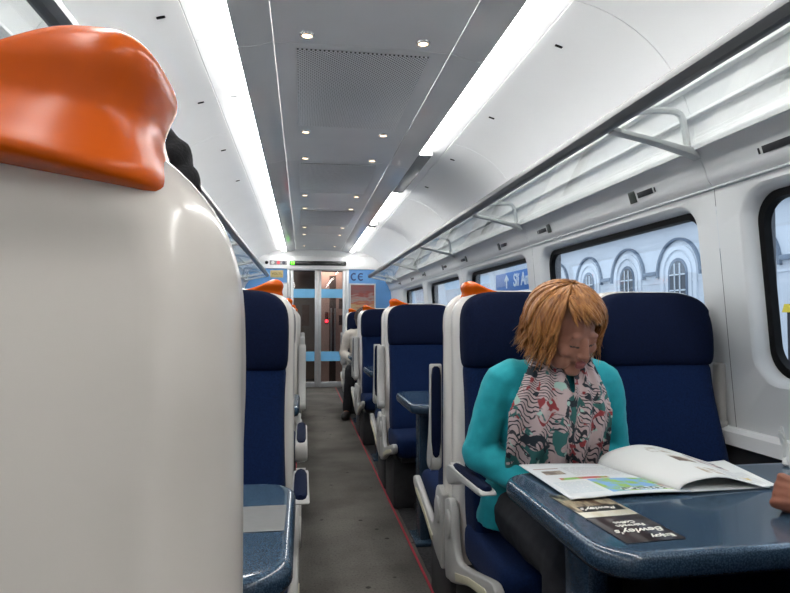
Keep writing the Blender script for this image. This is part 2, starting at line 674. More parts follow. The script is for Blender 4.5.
# ventilation grilles in the middle panels
for a in (2.545, 4.44, 6.38):
    bm = bmesh.new()
    add_box(bm, sx(-1, .285), sx(1, .295), a, a + 1.02, CZ - .004, CZ + .003, .003)
    tag(link('ceiling_grille', finish(bm, 'grille', GRILLE)),
        {2.545: 'nearest perforated grey ventilation grille in the ceiling', 4.44: 'middle perforated ventilation grille in the ceiling', 6.38: 'farthest perforated ventilation grille in the ceiling'}[a],
        'grille', 'ceiling ventilation grilles')

# fluorescent strips
LAMP = mat('strip_diffuser', (0.9, 0.9, 0.9), 0.4, emit=(1.0, 0.985, 0.96), estr=STRIP)
DEADLAMP = mat('strip_gap_cover', (0.22, 0.23, 0.24), 0.25, var=.05)
nth = ['nearest', 'second', 'third', 'fourth', 'fifth', 'sixth', 'seventh']


def strip_light(s, a, b, label):
    t = empty('strip_light', (sx(s, .575), a, 2.28))
    tag(t, label, 'strip light', 'fluorescent ceiling strips')
    pr = [(-.044 * s, -.004), (-.036 * s, -.010), (-.018 * s, -.014), (.002 * s, -.012), (.014 * s, -.004), (.018 * s, .006)]
    bm = bmesh.new()
    ring = [(x, z) for x, z in pr] + [(.018 * s, .014), (-.044 * s, .014)]
    add_loft(bm, [[(x, .012, z) for x, z in ring], [(x, b - a - .012, z) for x, z in ring]])
    link('diffuser', finish(bm, 'diffuser', LAMP), t)
    for y in (0, b - a):
        bm = bmesh.new()
        add_box(bm, -.046, .046, y - .006, y + .006, -.015, .012, .003)
        link('end_cap', finish(bm, 'end_cap', CEIL_OUT), t)


for s, segs in ((1, [(-1.2, .35), (.60, 3.98), (5.22, 7.05), (7.25, 10.05)]), (-1, [(-1.2, .35), (.60, 3.05), (3.064, 5.2), (5.214, 7.1), (7.114, 10.05)])):
    for i, (a, b) in enumerate(segs):
        strip_light(s, a, b, '%s bright white fluorescent strip along the %s edge of the ceiling' % (['rearmost', 'nearest', 'second', 'third', 'fourth'][i], 'right' if s > 0 else 'left'))
    for (a, b), (c, d) in zip(segs, segs[1:]):
        if c - b < .05:
            continue
        bm = bmesh.new()
        x0, x1 = sorted((sx(s, .53), sx(s, .622)))
        add_box(bm, x0, x1, b + .01, c - .01, 2.272, 2.288, .003)
        link('strip_gap_cover', finish(bm, 'gap', DEADLAMP if s > 0 else CEIL_OUT), ceil)

# warm downlights
SPOT = mat('warm_spot_lens', (1, .95, .85), .3, emit=(1.0, 0.72, 0.45), estr=DOWN)
RIMM = mat('chrome_rim', (.75, .75, .74), .2, metal=.8, var=.03)
bm = bmesh.new()
add_cyl(bm, (0, 0, -.002), .019, .004, n=24, r2=.019)
spot_me = finish(bm, 'lens', SPOT)
bm = bmesh.new()
prof = [(.020, -.003), (.023, -.006), (.028, -.005), (.031, .002), (.020, .002)]
rings = [[(r * cos(2 * pi * k / 28), r * sin(2 * pi * k / 28), z) for k in range(28)] for r, z in prof]
add_loft(bm, rings + [rings[0]], cap=False)
rim_me = finish(bm, 'rim', RIMM)
DLY = [0.55, 1.85, 2.42, 3.69, 4.30, 5.60, 6.25, 7.56, 8.20, 9.5]
for i, y in enumerate(DLY):
    for s in (-1, 1):
        t = empty('ceiling_downlight', (sx(s, .24), y, CZ + .001))
        row = ['row out of view', 'row just above the frame', 'nearest visible pair', 'second visible pair', 'third visible pair', 'fourth visible pair', 'fifth visible pair', 'sixth visible pair', 'seventh visible pair', 'pair closest to the door'][i]
        tag(t, 'small round warm ceiling spotlight, %s one of the %s' % ('left' if s < 0 else 'right', row), 'downlight', 'ceiling downlights')
        link('lens', spot_me, t)
        link('rim', rim_me, t)

# ------------------------------------------------------------------ side walls with windows
WZ0, WZ1 = 0.925, 1.60


def wall_panel(s, y0, y1, hole, parent):
    """lining panel around one window opening, with a rounded reveal"""
    bm = bmesh.new()
    z0, z1 = 0.755, 1.625
    outer = [(y0, z0), (y1, z0), (y1, z1), (y0, z1)]

    def V(y, z, dx=0.0):
        return bm.verts.new((sx(s, woff(z) + dx), y, z))
    ov = []
    for (a, b), (c, d) in zip(outer, outer[1:] + outer[:1]):
        for k in range(6):
            t = k / 6
            ov.append(V(a + (c - a) * t, b + (d - b) * t))
    es = [bm.edges.new((ov[i], ov[(i + 1) % len(ov)])) for i in range(len(ov))]
    if hole:
        h0, h1 = hole
        lp = rrloop(h0, h1, WZ0, WZ1, .11, 8)
        cy, cz = (h0 + h1) / 2, (WZ0 + WZ1) / 2
        hv = [V(y, z) for y, z in lp]
        es += [bm.edges.new((hv[i], hv[(i + 1) % len(hv)])) for i in range(len(hv))]
        bmesh.ops.triangle_fill(bm, use_beauty=True, edges=es)
        prev = hv
        for dx, sh in ((.004, .006), (.012, .013), (.030, .020), (.060, .026)):
            lp2 = rrloop(h0 + sh, h1 - sh, WZ0 + sh, WZ1 - sh, .11 - sh * .5, 8)
            cur = [V(y, z, dx) for y, z in lp2]
            n = len(cur)
            for i in range(n):
                bm.faces.new((prev[i], prev[(i + 1) % n], cur[(i + 1) % n], cur[i]))
            prev = cur
    else:
        bmesh.ops.triangle_fill(bm, use_beauty=True, edges=es)
    return link('wall_panel', finish(bm, 'wall_panel', WALL, sharp=30), parent)


def make_window(s, n, h0, h1):
    """window n: black gasket ring + pane"""
    sh = .026
    w = struct(empty('window_%d' % n, (0, 0, 0)))
    bm = bmesh.new()
    rings = []
    for dx, q in ((.050, 0), (.050, .024), (.075, .028), (.075, -.01), (.055, -.01)):
        rings.append([(sx(s, woff(z) + dx), y, z) for y, z in rrloop(h0 + sh + q, h1 - sh - q, WZ0 + sh + q, WZ1 - sh - q, .10 - q * .5, 8)])
    add_loft(bm, rings + [rings[0]], cap=False)
    link('window_frame', finish(bm, 'gasket', BLACK), w)
    bm = bmesh.new()
    lp = rrloop(h0 + sh + .01, h1 - sh - .01, WZ0 + sh + .01, WZ1 - sh - .01, .09, 8)
    add_loft(bm, [[(sx(s, woff(z) + dx), y, z) for y, z in lp] for dx in (.064, .070)])
    link('window_pane', finish(bm, 'pane', GLASS, smooth=False), w)
    return w


COVE = smooth_profile([(1.145, 1.765), (1.172, 1.735), (1.192, 1.695), (1.206, 1.655), (1.229, 1.628)], 3)
win_n = 0
for s, nm in ((1, 'wall_right'), (-1, 'wall_left')):
    wall = struct(empty(nm, (0, 0, 0)))
    cove = struct(empty('trim_4' if s > 0 else 'trim_5', (0, 0, 0)))
    ys = [Y0] + [p for p in PIL if Y0 + .2 < p < Y1 - .3] + [Y1]
    for a, b in zip(ys, ys[1:]):
        hole = None
        for w in WY:
            if a - .01 <= w and w + WLEN <= b + .01:
                hole = (w, w + WLEN)
        wall_panel(s, a + .0015, b - .0015, hole, wall)
        profile_panel('cove_panel', COVE, a + .0015, b - .0015, WALL, cove, thick=.008, side=s)
        if hole:
            win_n += 1
            make_window(s, win_n, *hole)
    # outer skin between the windows, closes the gaps
    bm = bmesh.new()
    for a, b in zip([Y0 - .1] + [w + WLEN for w in WY], WY + [Y1 + 1.7]):
        if b > a:
            x0, x1 = sorted((sx(s, 1.335), sx(s, 1.38)))
            add_box(bm, x0, x1, a, b, .3, 2.0)
    x0, x1 = sorted((sx(s, 1.33), sx(s, 1.38)))
    add_box(bm, x0, x1, Y0 - .1, Y1 + 1.7, -.06, WZ0)
    add_box(bm, x0, x1, Y0 - .1, Y1 + 1.7, WZ1, 2.0)
    link('outer_skin', finish(bm, 'outer_skin', mat('outer_skin_grey', (.12, .12, .13), .6, var=.05)), wall)
    # thin trim rail under the cove
    bm = bmesh.new()
    x0, x1 = sorted((sx(s, 1.218), sx(s, 1.232)))
    add_box(bm, x0, x1, Y0, Y1, 1.622, 1.630, .003)
    link('cove_rail', finish(bm, 'cove_rail', mat('cove_rail_grey', (.50, .52, .54), .35, var=.03)), cove)
    # ledge below the windows and the dark duct under it
    bm = bmesh.new()
    off = [(1.262, .700), (1.30, .700), (1.318, .755), (1.30, .760), (1.279, .757), (1.267, .745)]
    add_prism(bm, [(sx(s, a), z) for a, z in off], 'y', Y0, Y1)
    link('window_ledge', finish(bm, 'ledge', WALL, sharp=30), wall)
    bm = bmesh.new()
    x0, x1 = sorted((sx(s, 1.280), sx(s, 1.325)))
    add_box(bm, x0, x1, Y0, Y1, 0.0, .70)
    link('lower_panel', finish(bm, 'lower', DUCT), wall)
    base = bmesh.new()
    off = [(1.15, .004), (1.262, .004), (1.262, .20), (1.20, .20), (1.165, .16)]
    add_prism(base, [(sx(s, a), z) for a, z in off], 'y', Y0, Y1)
    struct(link('baseboard_right' if s > 0 else 'baseboard_left', finish(base, 'baseboard', DUCT, sharp=30)))
    # rails on the lining behind the rack
    for off, z in ((1.118, 1.87), (1.085, 1.965)):
        bm = bmesh.new()
        x0, x1 = sorted((sx(s, off), sx(s, off + .03)))
        add_box(bm, x0, x1, Y0, Y1, z, z + .012, .003)
        link('lining_rail', finish(bm, 'lining_rail', CEIL_OUT), cove)
    # seat number plates on the cove
    PL = mat('dark_number_plate', (.03, .03, .034), .35, var=.2, vscale=60)
    SCR = mat('green_grey_reservation_display', (.05, .06, .05), .3, var=.25, vscale=120)
    for j, y in enumerate([.62 + 1.835 * k / 2 for k in range(0, 10)]):
        flip = -1 if j % 2 else 1
        for q, hw, hh, m in ((0, .026, .026, SCR), (-flip * .098, .056, .012, PL), (-flip * .170, .003, .010, PL)):
            bm = bmesh.new()
            add_box(bm, -.0015, .0015, -hw, hw, -hh, hh, .0005)
            o = link('seat_number_plate' if q else 'reservation_display', finish(bm, 'plate', m), cove,
                     (sx(s, 1.1925), y + q, 1.688))
            o.rotation_euler = (0, -s * radians(17), 0)


# ------------------------------------------------------------------ luggage racks
def luggage_rack(s):
    t = empty('luggage_rack', (sx(s, .82), 0, 1.80))
    tag(t, 'glass luggage rack with dark grey front rail above the %s windows' % ('right-hand' if s > 0 else 'left-hand'), 'luggage rack', 'overhead luggage racks')

    def L(off, z):
        return (s * (off - .82), z - 1.80)
    ya, yb = Y0 + .05, 9.62
    bm = bmesh.new()
    pr = smooth_profile([L(.783, 1.835), L(.786, 1.858), L(.803, 1.868), L(.824, 1.862), L(.836, 1.843), L(.832, 1.822), L(.815, 1.811), L(.796, 1.815), L(.783, 1.835)], 2)[:-1]
    add_prism(bm, pr, 'y', ya, yb)
    link('front_rail', finish(bm, 'front_rail', BAR, sharp=20), t)
    ys = [p for p in PIL if p < yb - .2]
    ys = [ya] + ys + [yb]
    for a, b in zip(ys, ys[1:]):
        bm = bmesh.new()
        add_prism(bm, [L(.830, 1.832), L(1.142, 1.766), L(1.142, 1.774), L(.830, 1.840)], 'y', a + .012, b - .012)
        link('glass_shelf', finish(bm, 'glass_shelf', RACKGLASS, smooth=False), t)
    bm = bmesh.new()
    add_prism(bm, [L(1.136, 1.776), L(1.146, 1.776), L(1.148, 1.757), L(1.136, 1.757)], 'y', ya, yb)
    link('rear_rail', finish(bm, 'rear_rail', WALL), t)
    for y in ys[1:-1] + [yb - .02]:
        bm = bmesh.new()
        add_prism(bm, [L(.828, 1.830), L(1.145, 1.764), L(1.165, 1.728), L(1.13, 1.742), L(.98, 1.782), L(.828, 1.812)], 'y', y - .022, y + .022, .004)
        b = link('bracket', finish(bm, 'bracket', BRACKET), t)
        bm = bmesh.new()
        path = [(*L(.83, 1.855)[:1], y, L(.83, 1.855)[1])]
        for off, z in ((.88, 1.880), (.95, 1.896), (1.02, 1.903), (1.075, 1.902), (1.100, 1.89), (1.112, 1.86), (1.122, 1.80), (1.124, 1.775)):
            q = L(off, z)
            path.append((q[0], y, q[1]))
        add_tube(bm, path, (.013), 8, up=Vector((0, 1, 0)))
        link('divider_hoop', finish(bm, 'hoop', BRACKET), b)
    return t


luggage_rack(1)
luggage_rack(-1)

# ------------------------------------------------------------------ end wall, door and vestibule
wend = struct(empty('wall_end', (0, Y1, 0)))


def part_box(name, parent, x0, x1, y0, y1, z0, z1, m, bev=0.0):
    """box given in world coordinates, parented to an unrotated object"""
    L = parent.matrix_world.translation if False else Vector(parent.location)
    bm = bmesh.new()
    add_box(bm, x0 - L.x, x1 - L.x, y0 - L.y, y1 - L.y, z0 - L.z, z1 - L.z, bev)
    return link(name, finish(bm, name, m), parent)


DX0, DX1, DZ = -.215, .715, 1.965
part_box('blue_panel', wend, sx(-1, 1.33), DX0 - .05, Y1, Y1 + .06, 0, 1.99, BLUE_WALL)
part_box('blue_panel', wend, DX1 + .05, sx(1, 1.33), Y1, Y1 + .06, 0, 1.99, BLUE_WALL)
part_box('header_panel', wend, sx(-1, 1.33), sx(1, 1.33), Y1 - .03, Y1 + .06, 1.99, 2.20, CEIL_OUT, .006)
part_box('header_upper_panel', wend, sx(-1, 1.33), sx(1, 1.33), Y1 - .01, Y1 + .06, 2.204, 2.5, CEIL_OUT, .004)
part_box('door_post', wend, DX0 - .05, DX0, Y1 - .01, Y1 + .06, 0, DZ + .02, ALU, .004)
part_box('door_post', wend, DX1, DX1 + .05, Y1 - .01, Y1 + .06, 0, DZ + .02, ALU, .004)
part_box('door_lintel', wend, DX0 - .05, DX1 + .05, Y1 - .012, Y1 + .06, DZ, 1.99, ALU, .004)
part_box('blue_panel', wend, sx(1, .9), sx(1, 1.33), Y1 - .012, Y1, 1.0, 1.012, ALU)

dr = struct(empty('door_1', (0, Y1, 0)))
for i, (a, b) in enumerate(((DX0 + .004, .246), (.250, DX1 - .004))):
    y = Y1 + .015
    leaf = part_box('door_leaf', dr, a + .05, b - .05, y + .010, y + .018, .09, DZ - .01, DOORGLASS)
    leaf.location = (0, 0, 0)
    for nm, (p, q, r, w) in {'stile': (a, a + .052, 0.01, DZ), 'stile_': (b - .052, b, .01, DZ)}.items():
        part_box('stile', dr, p, q, y, y + .03, r, w, ALU, .004)
    part_box('bottom_rail', dr, a + .052, b - .052, y, y + .03, .01, .10, ALU, .004)
    part_box('top_rail', dr, a + .052, b - .052, y, y + .03, DZ - .02, DZ, DARK)
    for z0, z1 in ((1.505, 1.655), (.445, .605)):
        part_box('blue_band', dr, a + .052, b - .052, y + .004, y + .009, z0, z1, BAND)

# vestibule behind the glass door
ves = struct(empty('wall_vestibule', (0, Y1 + 1.6, 0)))
VB = mat('brown_vestibule_panel', (.30, .235, .19), .45, var=.08, vscale=4)
VP_ = mat('pink_grey_vestibule_panel', (.58, .42, .37), .4, var=.05, vscale=5)
part_box('back_panel', ves, -1.1, .26, Y1 + 1.55, Y1 + 1.6, 0, 2.3, VB)
part_box('back_panel', ves, .26, 1.6, Y1 + 1.0, Y1 + 1.6, 0, 2.3, VP_)
part_box('back_opening', ves, .48, .60, Y1 + .99, Y1 + 1.0, 0, 1.95, mat('dark_gangway', (.07, .05, .045), .5, var=.1))
part_box('side_panel', ves, -1.12, -1.08, Y1 + .06, Y1 + 1.6, 0, 2.3, VB)
part_box('side_panel', ves, 1.5, 1.54, Y1 + .06, Y1 + 1.6, 0, 2.3, VP_)
part_box('vestibule_ceiling', ves, -1.1, 1.6, Y1 + .06, Y1 + 1.6, 2.24, 2.3, CEIL_OUT)
part_box('picture_panel', ves, -.02, .12, Y1 + 1.53, Y1 + 1.55, 1.02, 1.42, mat('brown_notice', (.23, .13, .09), .4, var=.2, vscale=12))
vl = tag(empty('vestibule_fill_light', (.45, Y1 + .75, 2.235)), 'unseen round fill lamp added in the vestibule ceiling behind the glass door', 'lamp')  # unseen fill lamp, added to brighten the vestibule
bm = bmesh.new()
add_cyl(bm, (0, 0, 0), .09, .01, n=24)
link('lens', finish(bm, 'lens', mat('vestibule_fill_lens', (1, .9, .8), .3, emit=(1, .78, .66), estr=110)), vl)
rl = tag(empty('door_button_unit', (.43, Y1 + .97, 1.17)), 'dark button unit with a glowing red lamp behind the glass door', 'button')
bm = bmesh.new(); add_box(bm, -.03, .03, -.0, .02, -.11, .11, .006)
link('housing', finish(bm, 'housing', mat('dark_red_housing', (.12, .02, .02), .4, var=.1)), rl)
bm = bmesh.new(); add_ell(bm, (0, -.005, -.06), (.03, .012, .03))
link('red_lamp', finish(bm, 'red_lamp', mat('red_lamp_glow', (.9, .02, .03), .3, emit=(1, .02, .04), estr=5)), rl)
for i, x in enumerate((.505, .575)):
    hr = tag(empty('grab_pole', (x, Y1 + .80, 0)), 'steel grab pole behind the glass door, %s of the two' % ('left' if i == 0 else 'right'), 'pole', 'vestibule grab poles')
    bm = bmesh.new(); add_tube(bm, [(0, 0, .5), (0, 0, 1.35)], .016, 10)
    link('tube', finish(bm, 'tube', ALU), hr)
    for z in (.52, 1.33):
        bm = bmesh.new()
        add_tube(bm, [(0, 0, z), (0, .2, z)], .011, 8)
        link('mount', finish(bm, 'mount', ALU), hr)
for z, h in ((1.43, .09), (1.13, .09)):
    part_box('dark_notice', ves, .655, .735, Y1 + .985, Y1 + 1.0, z - h, z + h, mat('dark_notice', (.08, .06, .06), .4, var=.3, vscale=40))

# passenger information display over the door
pd = tag(empty('information_display', (0, Y1 - .03, 2.08)), 'long black passenger information display above the glass door', 'display')
bm = bmesh.new(); add_box(bm, -.225, .715, -.02, 0, -.035, .040, .006)
link('screen', finish(bm, 'screen', mat('black_display', (.015, .016, .016), .25, var=.2, vscale=30)), pd)
GRN = mat('green_led', (.1, .9, .05), .4, emit=(.15, 1, .03), estr=2.2)
LCD = mat('dim_led', (.20, .20, .20), .4, var=.3, vscale=90)
for x0, x1 in ((-.205, -.18), (-.17, -.145)):
    bm = bmesh.new(); add_box(bm, x0, x1, -.024, -.019, -.025, .025, .003)
    link('green_led', finish(bm, 'green_led', GRN), pd)
o = link('clock_digits', text_mesh('10:22', .05, LCD), pd, (.63, -.022, .002)); o.rotation_euler = (pi / 2, 0, 0)
st = tag(empty('notice_strip', (-.41, Y1 - .03, 2.085)), 'small safety sticker strip left of the display above the door', 'sticker')
bm = bmesh.new(); add_box(bm, -.14, .14, -.004, 0, -.036, .036)
link('backing', finish(bm, 'backing', mat('grey_sticker', (.22, .21, .22), .4, var=.5, vscale=30)), st)
for x, c in ((-.09, (.6, .6, .6)), (0, (.7, .08, .1)), (.09, (.03, .03, .05))):
    bm = bmesh.new(); add_cyl(bm, (x, -.005, 0), .028, .003, 'y', 16)
    link('pictogram', finish(bm, 'pictogram', mat('pict%.2f' % x, c, .4, var=.1)), st)
cs = tag(empty('ceiling_sensor', (-.60, Y1 - .035, 2.085)), 'small black round sensor on the white header over the door', 'sensor')
bm = bmesh.new(); add_ell(bm, (0, 0, 0), (.022, .012, .022)); link('dome', finish(bm, 'dome', BLACK), cs)
bm = bmesh.new(); add_cyl(bm, (0, .003, 0), .028, .006, 'y', 18); link('rim', finish(bm, 'rim', DARK), cs)

# poster with a sunset on the right of the door
po = tag(empty('framed_poster', (.995, Y1, 1.36)), 'framed picture of a red sunset landscape right of the glass door', 'poster')


def sunset():
    m = bpy.data.materials.new('sunset_print')
    m.use_nodes = True
    nt = m.node_tree
    b = nt.nodes['Principled BSDF']; b.inputs['Roughness'].default_value = .35
    tc = nt.nodes.new('ShaderNodeTexCoord')
    mp = nt.nodes.new('ShaderNodeMapping'); mp.inputs['Scale'].default_value = (2.2, 1, 9)
    nt.links.new(tc.outputs['Object'], mp.inputs[0])
    n = nt.nodes.new('ShaderNodeTexNoise'); n.inputs['Scale'].default_value = 2.2; n.inputs['Detail'].default_value = 5
    nt.links.new(mp.outputs[0], n.inputs['Vector'])
    sp = nt.nodes.new('ShaderNodeSeparateXYZ'); nt.links.new(tc.outputs['Object'], sp.inputs[0])
    mr = nt.nodes.new('ShaderNodeMapRange'); mr.inputs[1].default_value = -.38; mr.inputs[2].default_value = .36
    nt.links.new(sp.outputs[2], mr.inputs[0])
    ad = nt.nodes.new('ShaderNodeMath'); ad.operation = 'MULTIPLY_ADD'; ad.inputs[1].default_value = .55
    sb = nt.nodes.new('ShaderNodeMath'); sb.operation = 'SUBTRACT'; sb.inputs[1].default_value = .27
    nt.links.new(mr.outputs[0], sb.inputs[0])
    nt.links.new(n.outputs['Fac'], ad.inputs[0]); nt.links.new(sb.outputs[0], ad.inputs[2])
    r = nt.nodes.new('ShaderNodeValToRGB')
    els = r.color_ramp.elements
    els[0].position = 0; els[0].color = (.03, .025, .03, 1)
    els[1].position = 1; els[1].color = (.22, .05, .05, 1)
    for p, c in ((.34, (.06, .045, .05)), (.40, (.26, .09, .03)), (.5, (.42, .30, .15)), (.6, (.33, .08, .04)), (.7, (.26, .22, .21)), (.8, (.22, .04, .03)), (.9, (.16, .08, .08))):
        e = els.new(p); e.color = (*c, 1)
    nt.links.new(ad.outputs[0], r.inputs[0]); nt.links.new(r.outputs[0], b.inputs['Base Color'])
    return m


bm = bmesh.new(); add_box(bm, -.205, .205, -.012, -.006, -.37, .37); link('print', finish(bm, 'print', sunset()), po)
for (x0, x1, z0, z1) in ((-.225, -.2, -.39, .39), (.2, .225, -.39, .39), (-.2, .2, .365, .39), (-.2, .2, -.39, -.365)):
    bm = bmesh.new(); add_box(bm, x0, x1, -.02, 0, z0, z1, .003); link('frame_rail', finish(bm, 'frame_rail', ALU), po)
ce = tag(empty('coach_letters', (.905, Y1 - .002, 1.865)), 'dark blue letters on the blue end wall above the poster', 'lettering')
DKB = mat('dark_blue_ink', (.02, .04, .13), .5, var=.1)
for x, ch in ((-.055, 'C'), (.065, 'E')):
    # rounded letters: an open arc, with a middle bar for the second
    bm = bmesh.new()
    path = [(x + .045 * cos(a), -.002, .055 * sin(a)) for a in [radians(t) for t in range(50, 311, 20)]]
    add_tube(bm, path, (.0125, .003), 8, up=Vector((0, 1, 0)))
    if ch == 'E':
        add_box(bm, x - .045, x + .025, -.005, 0, -.009, .009)
    link('letter', finish(bm, 'letter', DKB), ce)
ys_ = tag(empty('brass_sign', (-.435, Y1, 1.90)), 'small yellow sign with dark lettering left of the glass door', 'sign')
bm = bmesh.new(); add_box(bm, -.105, .105, -.008, 0, -.06, .06, .003); link('plate', finish(bm, 'plate', mat('brass_yellow', (.42, .33, .13), .4, var=.15, vscale=20)), ys_)
o = link('lettering', text_mesh('VOLTS', .055, BLACK), ys_, (0, -.009, 0)); o.rotation_euler = (pi / 2, 0, 0)
wn = tag(empty('white_notice', (-.355, Y1, 1.58)), 'white paper notice in a frame on the blue wall left of the door', 'notice')
bm = bmesh.new(); add_box(bm, -.10, .10, -.006, 0, -.16, .16, .002); link('sheet', finish(bm, 'sheet', PAPER), wn)
for (x0, x1, z0, z1) in ((-.115, -.1, -.175, .175), (.1, .115, -.175, .175), (-.1, .1, .16, .175), (-.1, .1, -.175, -.16)):
    bm = bmesh.new(); add_box(bm, x0, x1, -.010, 0, z0, z1, .002); link('frame_rail', finish(bm, 'frame_rail', ALU), wn)

# unseen wall added behind the viewer to close the carriage for the lighting
struct(link('wall_added_rear', box('wall_added_rear', sx(-1, 1.33), sx(1, 1.33), Y0 - .06, Y0, 0, 2.5, WALL)))

# ------------------------------------------------------------------ seats
MESH = {}


def cached(key, fn):
    if key not in MESH:
        MESH[key] = fn()
    return MESH[key]


def lerp_rings(keys, nsub, r, m=6, fn=None, n=5):
    """keys: (z, hw, yf, yb); catmull interpolation between them"""
    ks = smooth_profile(keys, nsub)
    return [rring(k[1], k[2], k[3], k[0], r if not callable(r) else r(k[0]), n, m, fn=fn) for k in ks]


def back_cushion():
    bm = bmesh.new()
    K = [(.415, .205, -.15, .02), (.45, .216, -.168, .02), (.55, .218, -.158, .03), (.68, .214, -.128, .04), (.80, .211, -.092, .055), (.90, .212, -.060, .065), (.970, .215, -.044, .07), (.988, .212, -.034, .07)]

    def dish(x, y, z):
        if y < 0:
            y += .022 * (1 - (x / .22) ** 2) * (1 if z < .9 else .5)
        return x, y
    add_loft(bm, lerp_rings(K, 2, .045, 6, dish))
    return finish(bm, 'back_cushion', NAVY, sharp=60)


def headrest():
    bm = bmesh.new()
    K = [(.980, .205, -.030, .07), (.986, .215, -.045, .075), (1.01, .221, -.053, .08), (1.07, .223, -.052, .085), (1.125, .223, -.044, .088), (1.160, .220, -.034, .088), (1.185, .212, -.025, .086), (1.205, .198, -.016, .083), (1.220, .178, -.008, .079), (1.230, .153, .000, .074), (1.236, .120, .010, .066), (1.238, .085, .022, .056)]

    def dish(x, y, z):
        if y < .02:
            y += .014 * (1 - min(1, abs(x) / .2) ** 2)
        return x, y
    K = [(z + .010 * max(0, (z - 1.0) / .24), a, b, c) for z, a, b, c in K]
    add_loft(bm, lerp_rings(K, 2, lambda z: .045 if z < 1.18 else .032, 6, dish))
    return finish(bm, 'headrest', NAVY_DARK, sharp=60)


def shell():
    bm = bmesh.new()
    K = [(.27, .236, .02, .128), (.30, .239, .015, .132), (.6, .240, .012, .130), (.9, .240, .016, .128), (1.08, .240, .022, .128), (1.135, .240, .026, .127), (1.165, .2375, .029, .124), (1.190, .229, .033, .120), (1.210, .214, .038, .115), (1.225, .195, .043, .109), (1.235, .172, .049, .102), (1.241, .140, .056, .094), (1.243, .10, .064, .086)]

    def recess(x, y, z):
        if y > .08:
            u = max(0, min(1, (.216 - abs(x)) / .032))
            w = max(0, min(1, (1.205 - z) / .03))
            u = u * u * (3 - 2 * u)
            w = w * w * (3 - 2 * w)
            y -= .009 * u * w
        return x, y
    K = [(z + .010 * max(0, (z - 1.0) / .24), a, b, c) for z, a, b, c in K]
    add_loft(bm, lerp_rings(K, 3, lambda z: .05 if z < 1.1 else .04, 24, recess, 10))
    return finish(bm, 'shell', WHITE_PLASTIC, sharp=60)


def cushion():
    bm = bmesh.new()
    K = [(.345, .20, -.42, .0), (.352, .222, -.445, .0), (.38, .230, -.458, .0), (.43, .231, -.462, .0), (.455, .224, -.452, .0), (.467, .205, -.42, -.01), (.470, .15, -.36, -.03)]
    add_loft(bm, lerp_rings(K, 2, .06))
    return finish(bm, 'seat_cushion', NAVY, sharp=60)


def pedestal():
    bm = bmesh.new()
    add_box(bm, -.19, .19, -.34, .02, .30, .345, .006)
    add_box(bm, -.05, .05, -.27, -.05, .03, .305, .01)
    add_box(bm, -.10, .10, -.36, .06, .004, .035, .006)
    return finish(bm, 'pedestal', DARK)


def plinth():
    bm = bmesh.new()
    add_box(bm, -.225, .225, -.24, .10, .004, .30, .012)
    return finish(bm, 'plinth', DUCT)


def side_panel(s):
    bm = bmesh.new()
    poly = [(.115, .50), (.05, .52), (.01, .49), (-.01, .42), (-.05, .345), (-.20, .372), (-.40, .426), (-.45, .428), (-.466, .41), (-.43, .375), (-.20, .322), (-.02, .255), (.06, .235), (.115, .25)]
    poly = smooth_profile(poly + [poly[0]], 3)[:-1]
    add_prism(bm, poly, 'x', min(s * .232, s * .260), max(s * .232, s * .260), .006)
    return finish(bm, 'side_panel', WHITE_TRIM, sharp=50)


def side_strip(s):
    bm = bmesh.new()
    poly = [(-.41, .385), (-.38, .370), (-.20, .328), (-.05, .276), (-.04, .300), (-.20, .352), (-.37, .392)]
    add_prism(bm, poly, 'x', min(s * .258, s * .2635), max(s * .258, s * .2635), .001)
    return finish(bm, 'side_strip', BEIGE)


def hinge_cover(s):
    bm = bmesh.new()
    pts = [(.055 + .036 * cos(a), .43 + .05 * sin(a)) for a in [2 * pi * k / 24 for k in range(24)]]
    add_prism(bm, pts, 'x', min(s * .255, s * .268), max(s * .255, s * .268), .004)
    return finish(bm, 'hinge_cover', WHITE_TRIM, sharp=50)


def arm_body(s):
    """arm modelled pointing along -Y from a hinge at the origin; width in x"""
    bm = bmesh.new()
    poly = [(.030, .0), (.022, .022), (-.03, .032), (-.10, .028), (-.30, .022), (-.355, .019), (-.372, .012), (-.368, .005), (-.33, .002), (-.16, .002), (-.06, -.022), (.0, -.034), (.024, -.022)]
    add_prism(bm, smooth_profile(poly + [poly[0]], 2)[:-1], 'x', -.024, .024, .005)
    return finish(bm, 'arm', WHITE_TRIM, sharp=50)


def arm_pad(s):
    bm = bmesh.new()
    R = []
    for y, hw in ((-.365, .006), (-.358, .014), (-.33, .0185), (-.2, .019), (-.08, .0185), (-.03, .013), (-.02, .005)):
        zt = .0225 + (y + .36) * .024
        R.append([(hw * c, y, zt + h) for c, h in ((-1, -.006), (-1, .003), (-.7, .006), (0, .007), (.7, .006), (1, .003), (1, -.006))])
    add_loft(bm, R)
    return finish(bm, 'arm_pad', NAVY_DARK, sharp=50)


def hinge(s):
    bm = bmesh.new()
    add_cyl(bm, (0, 0, 0), .036, .03, 'x', 24)
    add_cyl(bm, (s * .016, 0, 0), .028, .012, 'x', 24)
    return finish(bm, 'hinge', WHITE_TRIM, sharp=40)


